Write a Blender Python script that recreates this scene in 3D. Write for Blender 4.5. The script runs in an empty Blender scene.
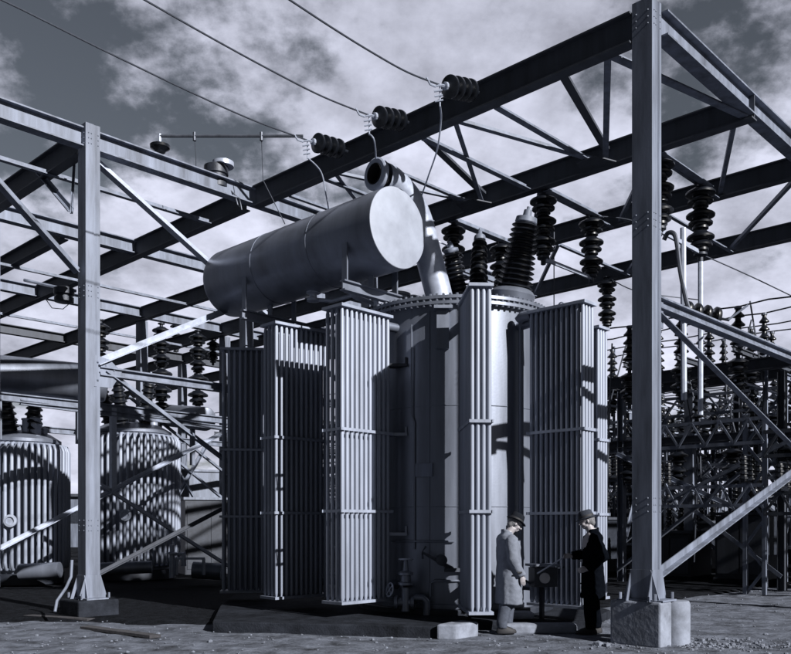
import bpy, bmesh, math, random
from mathutils import Vector, Matrix
random.seed(7)
C = bpy.context.scene.collection
R = math.radians
ORD = ['zeroth','first','second','third','fourth','fifth','sixth','seventh','eighth','ninth','tenth','eleventh','twelfth','thirteenth',
       'fourteenth','fifteenth','sixteenth','seventeenth','eighteenth','nineteenth','twentieth']
# ------------------------------------------------------------------ frame of the yard
F, PX, PY, CZ = 840.0, 386.0, 525.0, 1.6
O = Vector((3.53, 11.2, 0)); U = Vector((-0.717, 0.697, 0)); V = Vector((0.697, 0.717, 0)); Z = Vector((0, 0, 1))
def W(u, v, z=0.0): return O + U*u + V*v + Z*z
def pt(x, y, d): return Vector(((x-PX)/F*d, d, CZ-(y-PY)/F*d))
def ray(x, y): return Vector(((x-PX)/F, 1.0, -(y-PY)/F))
CAM = Vector((0, 0, CZ))
def onU(x, y, u):
    r = ray(x, y); n = U; t = (u - (CAM-O).dot(n))/r.dot(n); return CAM + r*t
def onV(x, y, v):
    r = ray(x, y); n = V; t = (v - (CAM-O).dot(n))/r.dot(n); return CAM + r*t
def onZ(x, y, z):
    r = ray(x, y); return CAM + r*((z-CZ)/r.z)
def uv(p): q = p-O; return q.dot(U), q.dot(V), p.z
# ------------------------------------------------------------------ materials
def mat(name, col, rough=.6, metal=0.0, var=.15, scale=6.0, bump=.0, bscale=40.0, streak=False, col2=None, spec=.5):
    m = bpy.data.materials.new(name); m.use_nodes = True
    nt = m.node_tree; N = nt.nodes; L = nt.links; b = N['Principled BSDF']
    b.inputs['Roughness'].default_value = rough; b.inputs['Metallic'].default_value = metal
    b.inputs['Specular IOR Level'].default_value = spec
    tc = N.new('ShaderNodeTexCoord'); mp = N.new('ShaderNodeMapping')
    L.new(tc.outputs['Object'], mp.inputs[0])
    if streak: mp.inputs['Scale'].default_value = (1, 1, .12)
    n1 = N.new('ShaderNodeTexNoise'); n1.inputs['Scale'].default_value = scale; n1.inputs['Detail'].default_value = 8; n1.inputs['Roughness'].default_value = .65
    L.new(mp.outputs[0], n1.inputs['Vector'])
    mr = N.new('ShaderNodeMapRange'); mr.inputs['From Min'].default_value = .3; mr.inputs['From Max'].default_value = .7
    L.new(n1.outputs['Fac'], mr.inputs['Value'])
    mx = N.new('ShaderNodeMix'); mx.data_type = 'RGBA'
    c = Vector(col); c2 = Vector(col2) if col2 else c*(1-2*var)
    mx.inputs['A'].default_value = (*c2, 1); mx.inputs['B'].default_value = (*(c*(1+var)), 1)
    L.new(mr.outputs[0], mx.inputs['Factor']); L.new(mx.outputs['Result'], b.inputs['Base Color'])
    mr2 = N.new('ShaderNodeMapRange'); mr2.inputs['To Min'].default_value = max(0, rough-.1); mr2.inputs['To Max'].default_value = min(1, rough+.12)
    L.new(n1.outputs['Fac'], mr2.inputs['Value']); L.new(mr2.outputs[0], b.inputs['Roughness'])
    if bump:
        n2 = N.new('ShaderNodeTexNoise'); n2.inputs['Scale'].default_value = bscale; n2.inputs['Detail'].default_value = 5
        L.new(tc.outputs['Object'], n2.inputs['Vector'])
        bp = N.new('ShaderNodeBump'); bp.inputs['Strength'].default_value = bump; bp.inputs['Distance'].default_value = .02
        L.new(n2.outputs['Fac'], bp.inputs['Height']); L.new(bp.outputs[0], b.inputs['Normal'])
    return m
def g(v, b=.12):
    v = v*.60; b = b*.7+.14; return (v*(1-b*.75), v*(1-b*.2), v*(1+b*1.25))
M = dict(
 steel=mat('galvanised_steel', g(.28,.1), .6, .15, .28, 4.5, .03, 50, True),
 dsteel=mat('shade_dark_steel', g(.09,.1), .6, .15, .2, 4, .06, 60, True),  # darker copy of the steel, for girder sides in shade and dark fittings
 paint=mat('aluminium_paint', g(.32,.05), .42, .55, .18, 2.2, .03, 30, True),
 radp=mat('radiator_paint', g(.44,.06), .5, .1, .2, 2.6, .02, 30, True),
 capp=mat('sunlit_end_tone', g(.49,.0), .5, .1, .10, 2.5, .04, 9),  # paler than the drum: sunlight on its end put into the colour
 dark=mat('dark_iron', g(.05,.2), .5, .3, .2, 8, .1, 60),
 porc=mat('brown_glazed_porcelain', g(.012,.3), .32, 0, .2, 10),
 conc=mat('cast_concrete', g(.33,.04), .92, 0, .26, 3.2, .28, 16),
 wire=mat('stranded_wire', g(.10,.1), .5, .5, .1, 20),
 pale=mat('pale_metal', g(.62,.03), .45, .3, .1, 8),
 shadec=mat('shade_dark_concrete', g(.034,.1), .95, 0, .35, 3, .5, 35, spec=.05),  # shade on the slab and left footing put into the concrete colour
 bore=mat('near_black_bore', (.006,.006,.008), .9, 0, .1, 5),  # near-black lining of the pipe mouth
 wood=mat('weathered_board', (.035,.034,.04), .9, 0, .3, 12, .4, 60),
 stone=mat('gravel_stone', g(.26,.04), .95, 0, .3, 9, .3, 30),
 skin=mat('skin', (.24,.225,.24), .5, 0, .05, 20),
 coat=mat('pale_gabardine', g(.22,.06), .9, 0, .1, 14, .25, 90),
 suit=mat('black_wool', g(.006,.3), 1.0, 0, .2, 20, .2, 120, spec=.0),
 trou=mat('grey_wool_trousers', g(.12,.1), .95, 0, .15, 20, .2, 120, spec=.1),
 hat=mat('dark_felt', g(.015,.2), .9, 0, .15, 30, .2, 120, spec=.1),
 cap=mat('grey_felt', g(.06,.1), .9, 0, .15, 30, .2, 120, spec=.1),
 shoe=mat('black_leather', (.006,.006,.009), .7, 0, .1, 30),
 glove=mat('dark_leather_glove', (.02,.02,.025), .5, 0, .1, 30),
 hair=mat('greying_hair', (.12,.12,.13), .7, 0, .3, 60, .4, 200),
 shirt=mat('white_cotton', (.42,.42,.45), .8, 0, .03, 30),
 glass=mat('dial_glass', (.30,.30,.33), .15, 0, .05, 10),
)
# ------------------------------------------------------------------ mesh building
class MB:
    def __init__(s): s.v = []; s.f = []
    def add(s, vs, fs):
        k = len(s.v); s.v += [tuple(x) for x in vs]; s.f += [tuple(i+k for i in f) for f in fs]; return s
    def sweep(s, p, q, poly, up=Z):
        p = Vector(p); q = Vector(q); d = (q-p).normalized(); up = Vector(up)
        sd = d.cross(up)
        if sd.length < 1e-3: sd = d.cross(V)
        sd.normalize(); u2 = sd.cross(d); n = len(poly)
        vs = [p+sd*a+u2*b for a, b in poly]+[q+sd*a+u2*b for a, b in poly]
        fs = [tuple(range(n)), tuple(reversed(range(n, 2*n)))]+[(i, n+i, n+(i+1) % n, (i+1) % n) for i in range(n)]
        return s.add(vs, fs)
    def bar(s, p, q, w, h=None, up=Z):
        h = h or w; a, b = w/2, h/2
        return s.sweep(p, q, [(-a,-b),(a,-b),(a,b),(-a,b)], up)
    def ibeam(s, p, q, w, h, t=.025, up=Z):
        a, b = w/2, h/2
        return s.sweep(p, q, [(-a,-b),(a,-b),(a,-b+t),(t/2,-b+t),(t/2,b-t),(a,b-t),(a,b),(-a,b),(-a,b-t),(-t/2,b-t),(-t/2,-b+t),(-a,-b+t)], up)
    def angle(s, p, q, w, t=.014, up=Z, flip=1):
        pl = [(0,0),(w,0),(w,t),(t,t),(t,w),(0,w)]
        if flip < 0: pl = [(-a, b) for a, b in reversed(pl)]
        return s.sweep(p, q, pl, up)
    def box(s, c, sx, sy, sz, ax=None, ay=None):
        c = Vector(c); ax = Vector(ax or (1,0,0)); ay = Vector(ay or (0,1,0))
        return s.sweep(c-ay*sy/2, c+ay*sy/2, [(-sx/2,-sz/2),(sx/2,-sz/2),(sx/2,sz/2),(-sx/2,sz/2)])
    def tube(s, pts, r, n=12, caps=True, sq=1.0):
        pts = [Vector(p) for p in pts]; m = len(pts); rs = r if isinstance(r, (list, tuple)) else [r]*m
        T = [(pts[min(i+1, m-1)]-pts[max(i-1, 0)]).normalized() for i in range(m)]
        a = T[0].orthogonal().normalized() if abs(T[0].z) > .95 else T[0].cross(Z).normalized()
        vs = []
        for i in range(m):
            a = (a-T[i]*a.dot(T[i])).normalized(); b = T[i].cross(a)
            for k in range(n):
                t = 2*math.pi*k/n; vs.append(pts[i]+a*math.cos(t)*rs[i]+b*math.sin(t)*rs[i]*sq)
        fs = [(i*n+k, i*n+(k+1) % n, (i+1)*n+(k+1) % n, (i+1)*n+k) for i in range(m-1) for k in range(n)]
        if caps: fs += [tuple(reversed(range(n))), tuple(range((m-1)*n, m*n))]
        return s.add(vs, fs)
    def lathe(s, prof, p=(0,0,0), axis=Z, n=24, closed=False):
        p = Vector(p); axis = Vector(axis).normalized(); a = axis.orthogonal().normalized(); b = axis.cross(a); vs = []; m = len(prof)
        for r, z in prof:
            for k in range(n):
                t = 2*math.pi*k/n; vs.append(p+axis*z+a*math.cos(t)*r+b*math.sin(t)*r)
        fs = [(i*n+k, i*n+(k+1) % n, (i+1)*n+(k+1) % n, (i+1)*n+k) for i in range(m-1) for k in range(n)]
        if closed: fs += [((m-1)*n+k, (m-1)*n+(k+1) % n, (k+1) % n, k) for k in range(n)]
        else: fs += [tuple(reversed(range(n))), tuple(range((m-1)*n, m*n))]
        return s.add(vs, fs)
    def ball(s, c, rx, ry=None, rz=None, n=12, rot=None):
        ry = ry or rx; rz = rz or rx; c = Vector(c); vs = []; fs = []; h = n//2
        for i in range(1, h):
            ph = math.pi*i/h
            for k in range(n):
                t = 2*math.pi*k/n; q = Vector((rx*math.sin(ph)*math.cos(t), ry*math.sin(ph)*math.sin(t), -rz*math.cos(ph)))
                if rot: q = rot @ q
                vs.append(c+q)
        e = Vector((0,0,rz)); e = rot @ e if rot else e
        vs += [c-e, c+e]; b0, b1 = len(vs)-2, len(vs)-1
        fs = [(i*n+k, i*n+(k+1) % n, (i+1)*n+(k+1) % n, (i+1)*n+k) for i in range(h-2) for k in range(n)]
        fs += [(b0, (k+1) % n, k) for k in range(n)]+[(b1, (h-2)*n+k, (h-2)*n+(k+1) % n) for k in range(n)]
        return s.add(vs, fs)
    def loft(s, rings):
        n = len(rings[0]); m = len(rings); vs = [v for r in rings for v in r]
        fs = [(i*n+k, i*n+(k+1) % n, (i+1)*n+(k+1) % n, (i+1)*n+k) for i in range(m-1) for k in range(n)]
        fs += [tuple(reversed(range(n))), tuple(range((m-1)*n, m*n))]
        return s.add(vs, fs)
    def build(s, name, m, parent=None, smooth=True, ang=35, origin=None):
        base = Vector(origin) if origin is not None else (Vector(LOC[parent.name]) if parent is not None else Vector((0,0,0)))
        me = bpy.data.meshes.new(name)
        me.from_pydata([Vector(v)-base for v in s.v], [], s.f); me.materials.append(m)
        bm = bmesh.new(); bm.from_mesh(me); bmesh.ops.recalc_face_normals(bm, faces=bm.faces); bm.to_mesh(me); bm.free()
        if smooth: me.shade_smooth(); me.set_sharp_from_angle(angle=R(ang))
        o = bpy.data.objects.new(name, me); C.objects.link(o)
        if parent is not None: o.parent = parent
        else: o.location = base
        LOC[o.name] = tuple(base)
        return o
LOC = {}
def ext(p, q, a=0.0, b=0.0): d = q-p; return p-d*a, q+d*b
def tag(o, label=None, cat=None, group=None, kind=None):
    if label:
        o['label'] = label
    if cat: o['category'] = cat
    if group: o['group'] = group
    if kind: o['kind'] = kind
    return o
def thing(name, label, cat, loc=(0,0,0), group=None):
    o = bpy.data.objects.new(name, None); C.objects.link(o); o.location = loc; LOC[o.name] = tuple(loc)
    o.empty_display_size = .2
    return tag(o, label, cat, group)
def dup(root, loc, label, group=None, rot=None, scale=None):
    def cp(o, par):
        c = o.copy(); C.objects.link(c); c.parent = par
        for ch in KIDS(o): cp(ch, c)
        return c
    r = cp(root, None); r.location = loc; LOC[r.name] = tuple(loc)
    if rot is not None: r.rotation_euler = rot
    if scale is not None: r.scale = scale if hasattr(scale, '__len__') else (scale,)*3
    r['label'] = label
    if group: r['group'] = group
    return r
def KIDS(o): return [c for c in list(C.objects) if c.parent == o]
def axis_rot(d):   # rotation taking local Z onto d
    return Vector(d).to_track_quat('Z', 'Y').to_euler()
# ------------------------------------------------------------------ camera, light, sky
cam_d = bpy.data.cameras.new('camera'); cam = bpy.data.objects.new('camera', cam_d); C.objects.link(cam)
cam.location = CAM; cam.rotation_euler = (R(90), 0, 0)
cam_d.sensor_width = 36; cam_d.lens = 36*F/791; cam_d.shift_x = (395.5-PX)/791; cam_d.shift_y = (PY-327)/791
cam_d.clip_end = 3000; cam_d.clip_start = .1
S = bpy.context.scene; S.camera = cam
S.view_settings.view_transform = 'Standard'; S.view_settings.look = 'None'; S.view_settings.exposure = 0.85; S.view_settings.gamma = 1
S.render.engine = 'CYCLES'
SUN_AZ = Vector((.693, -.721, 0)).normalized(); EL = 28.0
sdir = (SUN_AZ*math.cos(R(EL))+Z*math.sin(R(EL)))
sl = bpy.data.lights.new('sun', 'SUN'); sl.energy = 5.0; sl.angle = R(.7); sl.color = (1, .985, .97)
so = bpy.data.objects.new('sun', sl); C.objects.link(so); so.rotation_euler = sdir.to_track_quat('Z', 'Y').to_euler(); so.location = (30, -20, 40)
def world():
    w = bpy.data.worlds.new('World'); S.world = w; w.use_nodes = True; nt = w.node_tree; N = nt.nodes; L = nt.links
    bg = N['Background']; bg.inputs['Strength'].default_value = .1
    def math_(op, a, b=None, c=None):
        n = N.new('ShaderNodeMath'); n.operation = op
        for i, x in enumerate((a, b, c)):
            if x is None: continue
            if isinstance(x, (int, float)): n.inputs[i].default_value = x
            else: L.new(x, n.inputs[i])
        return n.outputs[0]
    sky = N.new('ShaderNodeTexSky'); sky.sky_type = 'NISHITA'; sky.sun_disc = False
    sky.sun_elevation = R(EL); sky.sun_rotation = math.atan2(SUN_AZ.x, SUN_AZ.y)
    hs = N.new('ShaderNodeHueSaturation'); hs.inputs['Saturation'].default_value = .50; hs.inputs['Value'].default_value = .22
    L.new(sky.outputs[0], hs.inputs['Color'])
    tc = N.new('ShaderNodeTexCoord'); sp = N.new('ShaderNodeSeparateXYZ'); L.new(tc.outputs['Generated'], sp.inputs[0])
    zz = math_('ADD', math_('MAXIMUM', sp.outputs['Z'], 0.0), .42)
    cx = math_('DIVIDE', sp.outputs['X'], zz); cy = math_('DIVIDE', sp.outputs['Y'], zz)
    cb = N.new('ShaderNodeCombineXYZ'); L.new(cx, cb.inputs[0]); L.new(cy, cb.inputs[1]); cb.inputs[2].default_value = 9.9
    n1 = N.new('ShaderNodeTexNoise'); n1.inputs['Scale'].default_value = 3.2; n1.inputs['Detail'].default_value = 10; n1.inputs['Roughness'].default_value = .60; n1.inputs['Distortion'].default_value = .0
    L.new(cb.outputs[0], n1.inputs['Vector'])
    n2 = N.new('ShaderNodeTexNoise'); n2.inputs['Scale'].default_value = 7.0; n2.inputs['Detail'].default_value = 8; n2.inputs['Roughness'].default_value = .6
    L.new(cb.outputs[0], n2.inputs['Vector'])
    # clouds thinned behind the camera to lower the fill light, many ahead
    ahead = N.new('ShaderNodeMapRange'); L.new(sp.outputs['Y'], ahead.inputs['Value'])
    ahead.inputs['From Min'].default_value = .0; ahead.inputs['From Max'].default_value = .65; ahead.inputs['To Min'].default_value = -.25; ahead.inputs['To Max'].default_value = .07
    lowz = N.new('ShaderNodeMapRange'); L.new(sp.outputs['Z'], lowz.inputs['Value'])
    lowz.inputs['From Min'].default_value = 0; lowz.inputs['From Max'].default_value = .5; lowz.inputs['To Min'].default_value = .12; lowz.inputs['To Max'].default_value = -.02
    f = math_('ADD', math_('ADD', n1.outputs['Fac'], ahead.outputs[0]), lowz.outputs[0])
    mr = N.new('ShaderNodeMapRange'); mr.interpolation_type = 'SMOOTHSTEP'; L.new(f, mr.inputs['Value']); mr.inputs['From Min'].default_value = .45; mr.inputs['From Max'].default_value = .575
    cl = N.new('ShaderNodeMapRange'); L.new(n2.outputs['Fac'], cl.inputs['Value']); cl.inputs['From Min'].default_value = .3; cl.inputs['From Max'].default_value = .7
    cl.inputs['To Min'].default_value = 1.9; cl.inputs['To Max'].default_value = 4.3
    glow = N.new('ShaderNodeMapRange'); L.new(sp.outputs['Z'], glow.inputs['Value']); glow.inputs['From Min'].default_value = .05; glow.inputs['From Max'].default_value = .6
    glow.inputs['To Min'].default_value = 1.3; glow.inputs['To Max'].default_value = 1.12
    back = N.new('ShaderNodeMapRange'); L.new(sp.outputs['Y'], back.inputs['Value']); back.inputs['From Min'].default_value = .1; back.inputs['From Max'].default_value = .68
    back.inputs['To Min'].default_value = .34; back.inputs['To Max'].default_value = 1.0  # dims the unseen sky behind to hold back ambient fill
    cv = math_('MULTIPLY', math_('MULTIPLY', cl.outputs[0], glow.outputs[0]), back.outputs[0])
    cc = N.new('ShaderNodeCombineColor'); L.new(math_('MULTIPLY', cv, .90), cc.inputs[0]); L.new(math_('MULTIPLY', cv, .93), cc.inputs[1]); L.new(math_('MULTIPLY', cv, 1.12), cc.inputs[2])
    mx = N.new('ShaderNodeMix'); mx.data_type = 'RGBA'; L.new(mr.outputs[0], mx.inputs['Factor']); sc = N.new('ShaderNodeVectorMath'); sc.operation = 'SCALE'; L.new(hs.outputs[0], sc.inputs[0]); L.new(back.outputs[0], sc.inputs['Scale']); L.new(sc.outputs[0], mx.inputs['A']); L.new(cc.outputs[0], mx.inputs['B'])
    L.new(mx.outputs['Result'], bg.inputs['Color'])
world()
# ------------------------------------------------------------------ ground
def ground():
    nx = 160; vs = []; fs = []
    import mathutils.noise as nz
    xs = [-400, -200, -100, -60, -40]+[-30, -24, -19, -15, -12]+[-10+i*.16 for i in range(132)]+[12, 15, 19, 24, 30]+[40, 60, 100, 200, 400]
    ys = [-60, -20, 0, 4, 7]+[9.5+i*.12 for i in range(60)]+[17+i*.6 for i in range(16)]+[27, 29, 32, 36, 42, 50, 65, 90, 140, 250, 500, 900]
    for y in ys:
        for x in xs:
            near = 1.0 if -11 < x < 12 and 8 < y < 26 else 0.0
            h = near*(.012*nz.noise(Vector((x*6.1, y*7.3, 9)))+.035*nz.noise(Vector((x*.7, y*.7, 0)))+.018*nz.noise(Vector((x*2.7, y*2.7, 5))))-.02
            vs.append((x, y, h))
    w = len(xs)
    fs = [(j*w+i, j*w+i+1, (j+1)*w+i+1, (j+1)*w+i) for j in range(len(ys)-1) for i in range(w-1)]
    b = MB().add(vs, fs)
    m = mat('gritty_ground', g(.20,.04), .95, 0, .42, 2.6, 1.0, 14, spec=.15)
    o = b.build('ground', m); tag(o, kind='structure')
    rnd = random.Random(3); s = MB()
    for i in range(3000):
        d = 9.5+rnd.random()**1.4*16; x = (rnd.random()*900-60-PX)/F*d
        r = .006+.016*rnd.random()**3
        if rnd.random() < .02: r *= 2.0
        a = Matrix.Rotation(rnd.random()*6, 3, 'Z')
        if i % 40 == 0: r *= 2.0
        if i % 6 == 0: x = 4.3+rnd.gauss(0, .9); d = 11.3+rnd.gauss(0, .35); r *= 1.5
        s.ball((x, d, -.015+r*.3), r*1.3, r, r*.7, 6, a)
    tag(s.build('gravel', M['stone'], smooth=False), kind='stuff')
ground()
def ground_shade():  # near-black sheet: the shaded ground painted as a surface colour
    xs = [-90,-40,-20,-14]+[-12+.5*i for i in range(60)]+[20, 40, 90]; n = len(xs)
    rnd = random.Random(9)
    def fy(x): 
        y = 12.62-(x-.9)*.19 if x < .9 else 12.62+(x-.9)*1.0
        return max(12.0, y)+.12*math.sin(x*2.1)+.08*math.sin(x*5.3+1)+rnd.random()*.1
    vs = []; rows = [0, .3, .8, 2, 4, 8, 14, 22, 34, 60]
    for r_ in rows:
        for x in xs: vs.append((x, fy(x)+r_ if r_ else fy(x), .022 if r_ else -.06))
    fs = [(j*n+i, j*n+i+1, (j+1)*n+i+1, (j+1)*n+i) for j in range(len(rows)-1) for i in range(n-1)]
    tag(MB().add(vs, fs).build('shade_sheet', mat('ground_shade_black', g(.016,.1), .95, 0, .4, 5, 1.0, 22, spec=.05)), kind='structure')
ground_shade()
# ------------------------------------------------------------------ steel gantries
ZT = 8.56
def column_mb(u, v, z0, z1, flip=1):
    b = MB()
    def seg(u0, u1, v0, v1): b.bar(W(u+(u0+u1)/2, v+(v0+v1)/2, z0), W(u+(u0+u1)/2, v+(v0+v1)/2, z1), abs(v1-v0), abs(u1-u0), U)
    seg(-.02, .27, -.004, .022)            # outer plate facing left
    seg(-.02, .0, .022, .15); seg(.25, .27, .022, .15)
    seg(0, .25, .10, .125)
    seg(-.008, .258, .152, .178)
    seg(-.02, .27, .20, .262); seg(-.012, .262, .178, .20)
    return b
def rivets_mb(u, v, zs):
    b = MB()
    for z in zs:
        for k in range(3):
            for dv in (.05, .10, .225): b.ball(W(u-.021, v+dv, z+k*.09), .013, n=6)
            for du in (.04, .21): b.ball(W(u+du, v-.005, z+k*.09), .013, n=6)
    return b
def bu(v, u0, u1, z=ZT, h=.42, w=.20, mb=None): return (mb or MB()).ibeam(W(u0, v, z-h/2), W(u1, v, z-h/2), w, h)
def bv(u, v0, v1, z=ZT, h=.34, w=.22, mb=None): return (mb or MB()).ibeam(W(u, v0, z-h/2), W(u, v1, z-h/2), w, h)
gan = thing('steel_gantry', 'tall riveted steel gantry of two posts and crossed girders over the big transformer', 'gantry', W(0,0,0))
def gpart(name, mb, m='steel', label=None, par=None):
    o = mb.build(name, M[m] if isinstance(m, str) else m, par or gan, ang=30)
    if label: o['label'] = label
    return o
for (u, v, z0, zt, lb) in ((0, 0, .58, 8.66, 'post nearest the two men, on the big block'), (8.68, -3.65, .3, 8.62, 'left post'),
                      (8.68, 3.3, .3, 8.2, None), (-.1, 6.6, .3, 8.2, None)):
    c = gpart('column', column_mb(u, v, z0, zt), 'steel', lb)
    gpart('rivets', rivets_mb(u, v, (zt-.35, 5.6, z0+1.2)), 'steel', par=c)
    base = MB()
    for k, (a, bq) in enumerate(((-.03, -.02), (.28, -.02))):
        base.add([W(u+a, v-.14, z0), W(u+a, v+.40, z0), W(u+a, v+.27, z0+.42), W(u+a, v-.01, z0+.42)] +
                 [W(u+a+.012, v-.14, z0), W(u+a+.012, v+.40, z0), W(u+a+.012, v+.27, z0+.42), W(u+a+.012, v-.01, z0+.42)],
                 [(0,1,2,3), (7,6,5,4), (0,4,5,1), (1,5,6,2), (2,6,7,3), (3,7,4,0)])
    base.box(W(u+.125, v+.13, z0+.012), .40, .66, .024, V, U)
    base.add([W(u-.14, v-.025, z0), W(u+.40, v-.025, z0), W(u+.27, v-.025, z0+.42), W(u-.01, v-.025, z0+.42)] +
             [W(u-.14, v-.01, z0), W(u+.40, v-.01, z0), W(u+.27, v-.01, z0+.42), W(u-.01, v-.01, z0+.42)],
             [(3,2,1,0), (4,5,6,7), (1,5,4,0), (2,6,5,1), (3,7,6,2), (0,4,7,3)])
    for da in (-.12, .38):
        for db in (-.12, .38): base.lathe([(.02,0),(.02,.09)], W(u+da, v+db, z0+.02), n=6)
    gpart('base_plate', base, par=c)
# longitudinal girders (shade of the sides facing us put into a darker steel)
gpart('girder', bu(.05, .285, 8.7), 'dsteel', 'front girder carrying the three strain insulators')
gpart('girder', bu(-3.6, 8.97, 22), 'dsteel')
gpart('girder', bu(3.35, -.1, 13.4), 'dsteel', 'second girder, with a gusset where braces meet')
# cross girders with sunlit webs
gpart('cross_girder', bv(-.0, .28, 11.5), 'steel', 'right cross girder rising from the near post')
gpart('cross_girder', bv(8.83, -3.38, 10.0), 'steel', 'left cross girder between the left post and the front girder')
gpart('cross_girder', bv(8.83, -9, -3.66), 'steel')
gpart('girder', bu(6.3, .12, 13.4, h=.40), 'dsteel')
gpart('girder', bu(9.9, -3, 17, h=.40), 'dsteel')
# horizontal lacing between the girders
def strut(a, b, w=.10, m='steel', fl=1, lb=None): return gpart('brace', MB().angle(a, b, w, .016, flip=fl), m, lb)
zb, zc = ZT-.42, ZT-.02
for u in (2.72, 4.25, 5.5, 6.7, 7.8):
    strut(W(u, .17, zb), W(u, 3.24, zb+.02), .12 if u in (2.72, 4.25) else .085)
for (a, b, w) in (((.75,.1),(.1,3.3),.13), ((.75,.1),(2.6,3.3),.10), ((3.5,.1),(2.6,3.3),.10), ((3.5,.1),(5.4,3.3),.08),
                  ((6.4,.1),(5.4,3.3),.08), ((6.4,.1),(8.2,3.3),.08)):
    strut(W(a[0], a[1], zb+.03), W(b[0], b[1], zb+.05), w)
gpart('brace', MB().bar(W(1.45, .17, zb+.06), W(2.5, 3.24, zb+.30), .13, .05), 'dsteel')
gpart('brace', MB().bar(W(4.2, .17, zb+.06), W(5.3, 3.24, zb+.26), .13, .05), 'dsteel')
for u in (2.62, 5.4):
    gpart('gusset', MB().add([W(u-.35,3.2,zb-.02), W(u+.35,3.2,zb-.02), W(u+.2,2.75,zb-.02), W(u-.2,2.75,zb-.02),
          W(u-.35,3.2,zb), W(u+.35,3.2,zb), W(u+.2,2.75,zb), W(u-.2,2.75,zb)], [(3,2,1,0),(4,5,6,7),(0,1,5,4),(1,2,6,5),(2,3,7,6),(3,0,4,7)]), 'dsteel')
# arms that carry the hanging insulators
ARM = []
for u in (1.6, 3.95, 6.3):
    strut(W(u, 3.4, zb-.04), W(u, 5.45, zb-.04), .15, 'steel'); strut(W(u+.12, 3.4, zb-.0), W(u+.12, 6.25, zb), .07)
    ARM.append(u)
for u0, u1 in ((.3, 1.7), (1.7, 3.9), (4.1, 6.2)):
    strut(W(u0, 3.45, zb+.1), W(u1, 6.25, zb+.1), .08)
for u0, u1 in ((.3, 2.9), (2.9, 5.6), (5.6, 8.5)):
    strut(W(u0, 6.5, zb+.1), W(u1, 9.8, zb+.1), .08); strut(W(u1, 6.5, zb+.02), W(u1, 9.8, zb+.02), .09)
strut(W(8.6, 3.5, zb+.1), W(11.5, 6.2, zb+.1), .08)
# left-hand lacing
strut(W(10.2, -6.5, 8.12), W(10.2, -.1, 8.12), .11); 

for (a, b, w, m) in ((pt(-25, 163, 13.3), pt(74, 274, 14.65), .16, 'steel'), (pt(76, 160, 15.6), pt(73, 214, 14.7), .05, 'steel'),
                  (pt(40, 174, 16.2), pt(73, 213, 14.75), .09, 'steel')):
    gpart('brace', MB().angle(a, b, w, .02), m)
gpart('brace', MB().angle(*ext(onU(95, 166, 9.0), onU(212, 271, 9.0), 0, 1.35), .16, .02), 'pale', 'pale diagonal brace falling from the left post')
# side bracing of the right bay, seen beside the near post
gpart('side_beam', MB().ibeam(W(.12, .27, 4.66), W(.12, 6.6, 4.66), .16, .16), 'steel')
gpart('brace', MB().angle(W(.1, .27, 4.5), W(.1, 6.6, 2.72), .10, .016), 'steel')
gpart('brace', MB().angle(W(.1, .27, .86), W(.1, 6.6, 2.80), .11, .016), 'steel')
gpart('gusset', MB().box(W(.09, .38, 4.5), .3, .02, .36, V, U), 'steel')
# bracing hub on the left post
gpart('side_beam', MB().ibeam(W(8.7, -3.39, 4.32), W(8.7, 3.3, 4.32), .16, .16), 'steel')
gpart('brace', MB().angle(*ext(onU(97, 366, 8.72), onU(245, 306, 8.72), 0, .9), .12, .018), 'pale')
gpart('brace', MB().angle(onU(104, 372, 8.72), onU(250, 482, 8.72), .10, .016), 'steel')
hub = MB().add([onU(88,352,8.66), onU(110,360,8.66), onU(122,372,8.66), onU(112,388,8.66), onU(92,386,8.66)] +
               [onU(88,352,8.66)+U*.02, onU(110,360,8.66)+U*.02, onU(122,372,8.66)+U*.02, onU(112,388,8.66)+U*.02, onU(92,386,8.66)+U*.02],
               [(4,3,2,1,0),(5,6,7,8,9),(0,1,6,5),(1,2,7,6),(2,3,8,7),(3,4,9,8),(4,0,5,9)])
for (x, y) in ((98,362),(106,366),(100,372),(108,376),(98,380),(114,370)): hub.ball(onU(x, y, 8.65), .02, n=6)
gpart('gusset', hub, 'steel')
gpart('brace', MB().angle(onU(90, 580, 8.72), onU(225, 509, 8.72), .07, .014), 'dsteel')
# further gantry behind
gan2 = thing('steel_gantry', 'farther steel gantry on thinner posts seen behind the left post', 'gantry', W(13.5,3.3,0))
G2 = lambda n, mb, m='dsteel': gpart(n, mb, m, par=gan2)
for (u, v) in ((13.5, 3.3), (19.1, 3.3), (19.1, 6.5), (13.5, -3.5), (19.1, -3.5), (24.5, 8.2), (13.5, 9.9)):
    G2('column', column_mb(u, v, .25, 8.15), 'steel')
G2('girder', bu(.0, 8.97, 26)); G2('girder', bu(3.35, 13.5, 30)); G2('girder', bu(6.4, 13.5, 34)); G2('girder', bu(8.3, 17, 36, h=.4))
G2('girder', bu(-1.75, 13.6, 26, h=.36))
G2('girder', bu(11.5, 17, 40, h=.4))
for u, v0, v1, m_ in ((13.5, -6, 10, 'steel'), (19.1, -6, 12, 'steel'), (24.5, -6, 14, 'dsteel')): G2('cross_girder', bv(u, v0, v1, h=.32), m_)
for u, v0, v1 in ((16.4, -4, 8), (21.5, -4, 12)): G2('brace', MB().angle(W(u, v0, 8.12), W(u, v1, 8.12), .09, .015), 'steel')
for (u, v0, v1) in ((13.5, -4, 3.3), (19.1, -3.5, 3.3), (19.1, 3.3, 9.9)):
    G2('side_beam', MB().ibeam(W(u, v0, 4.4), W(u, v1, 4.4), .14, .18), 'steel')
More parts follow.
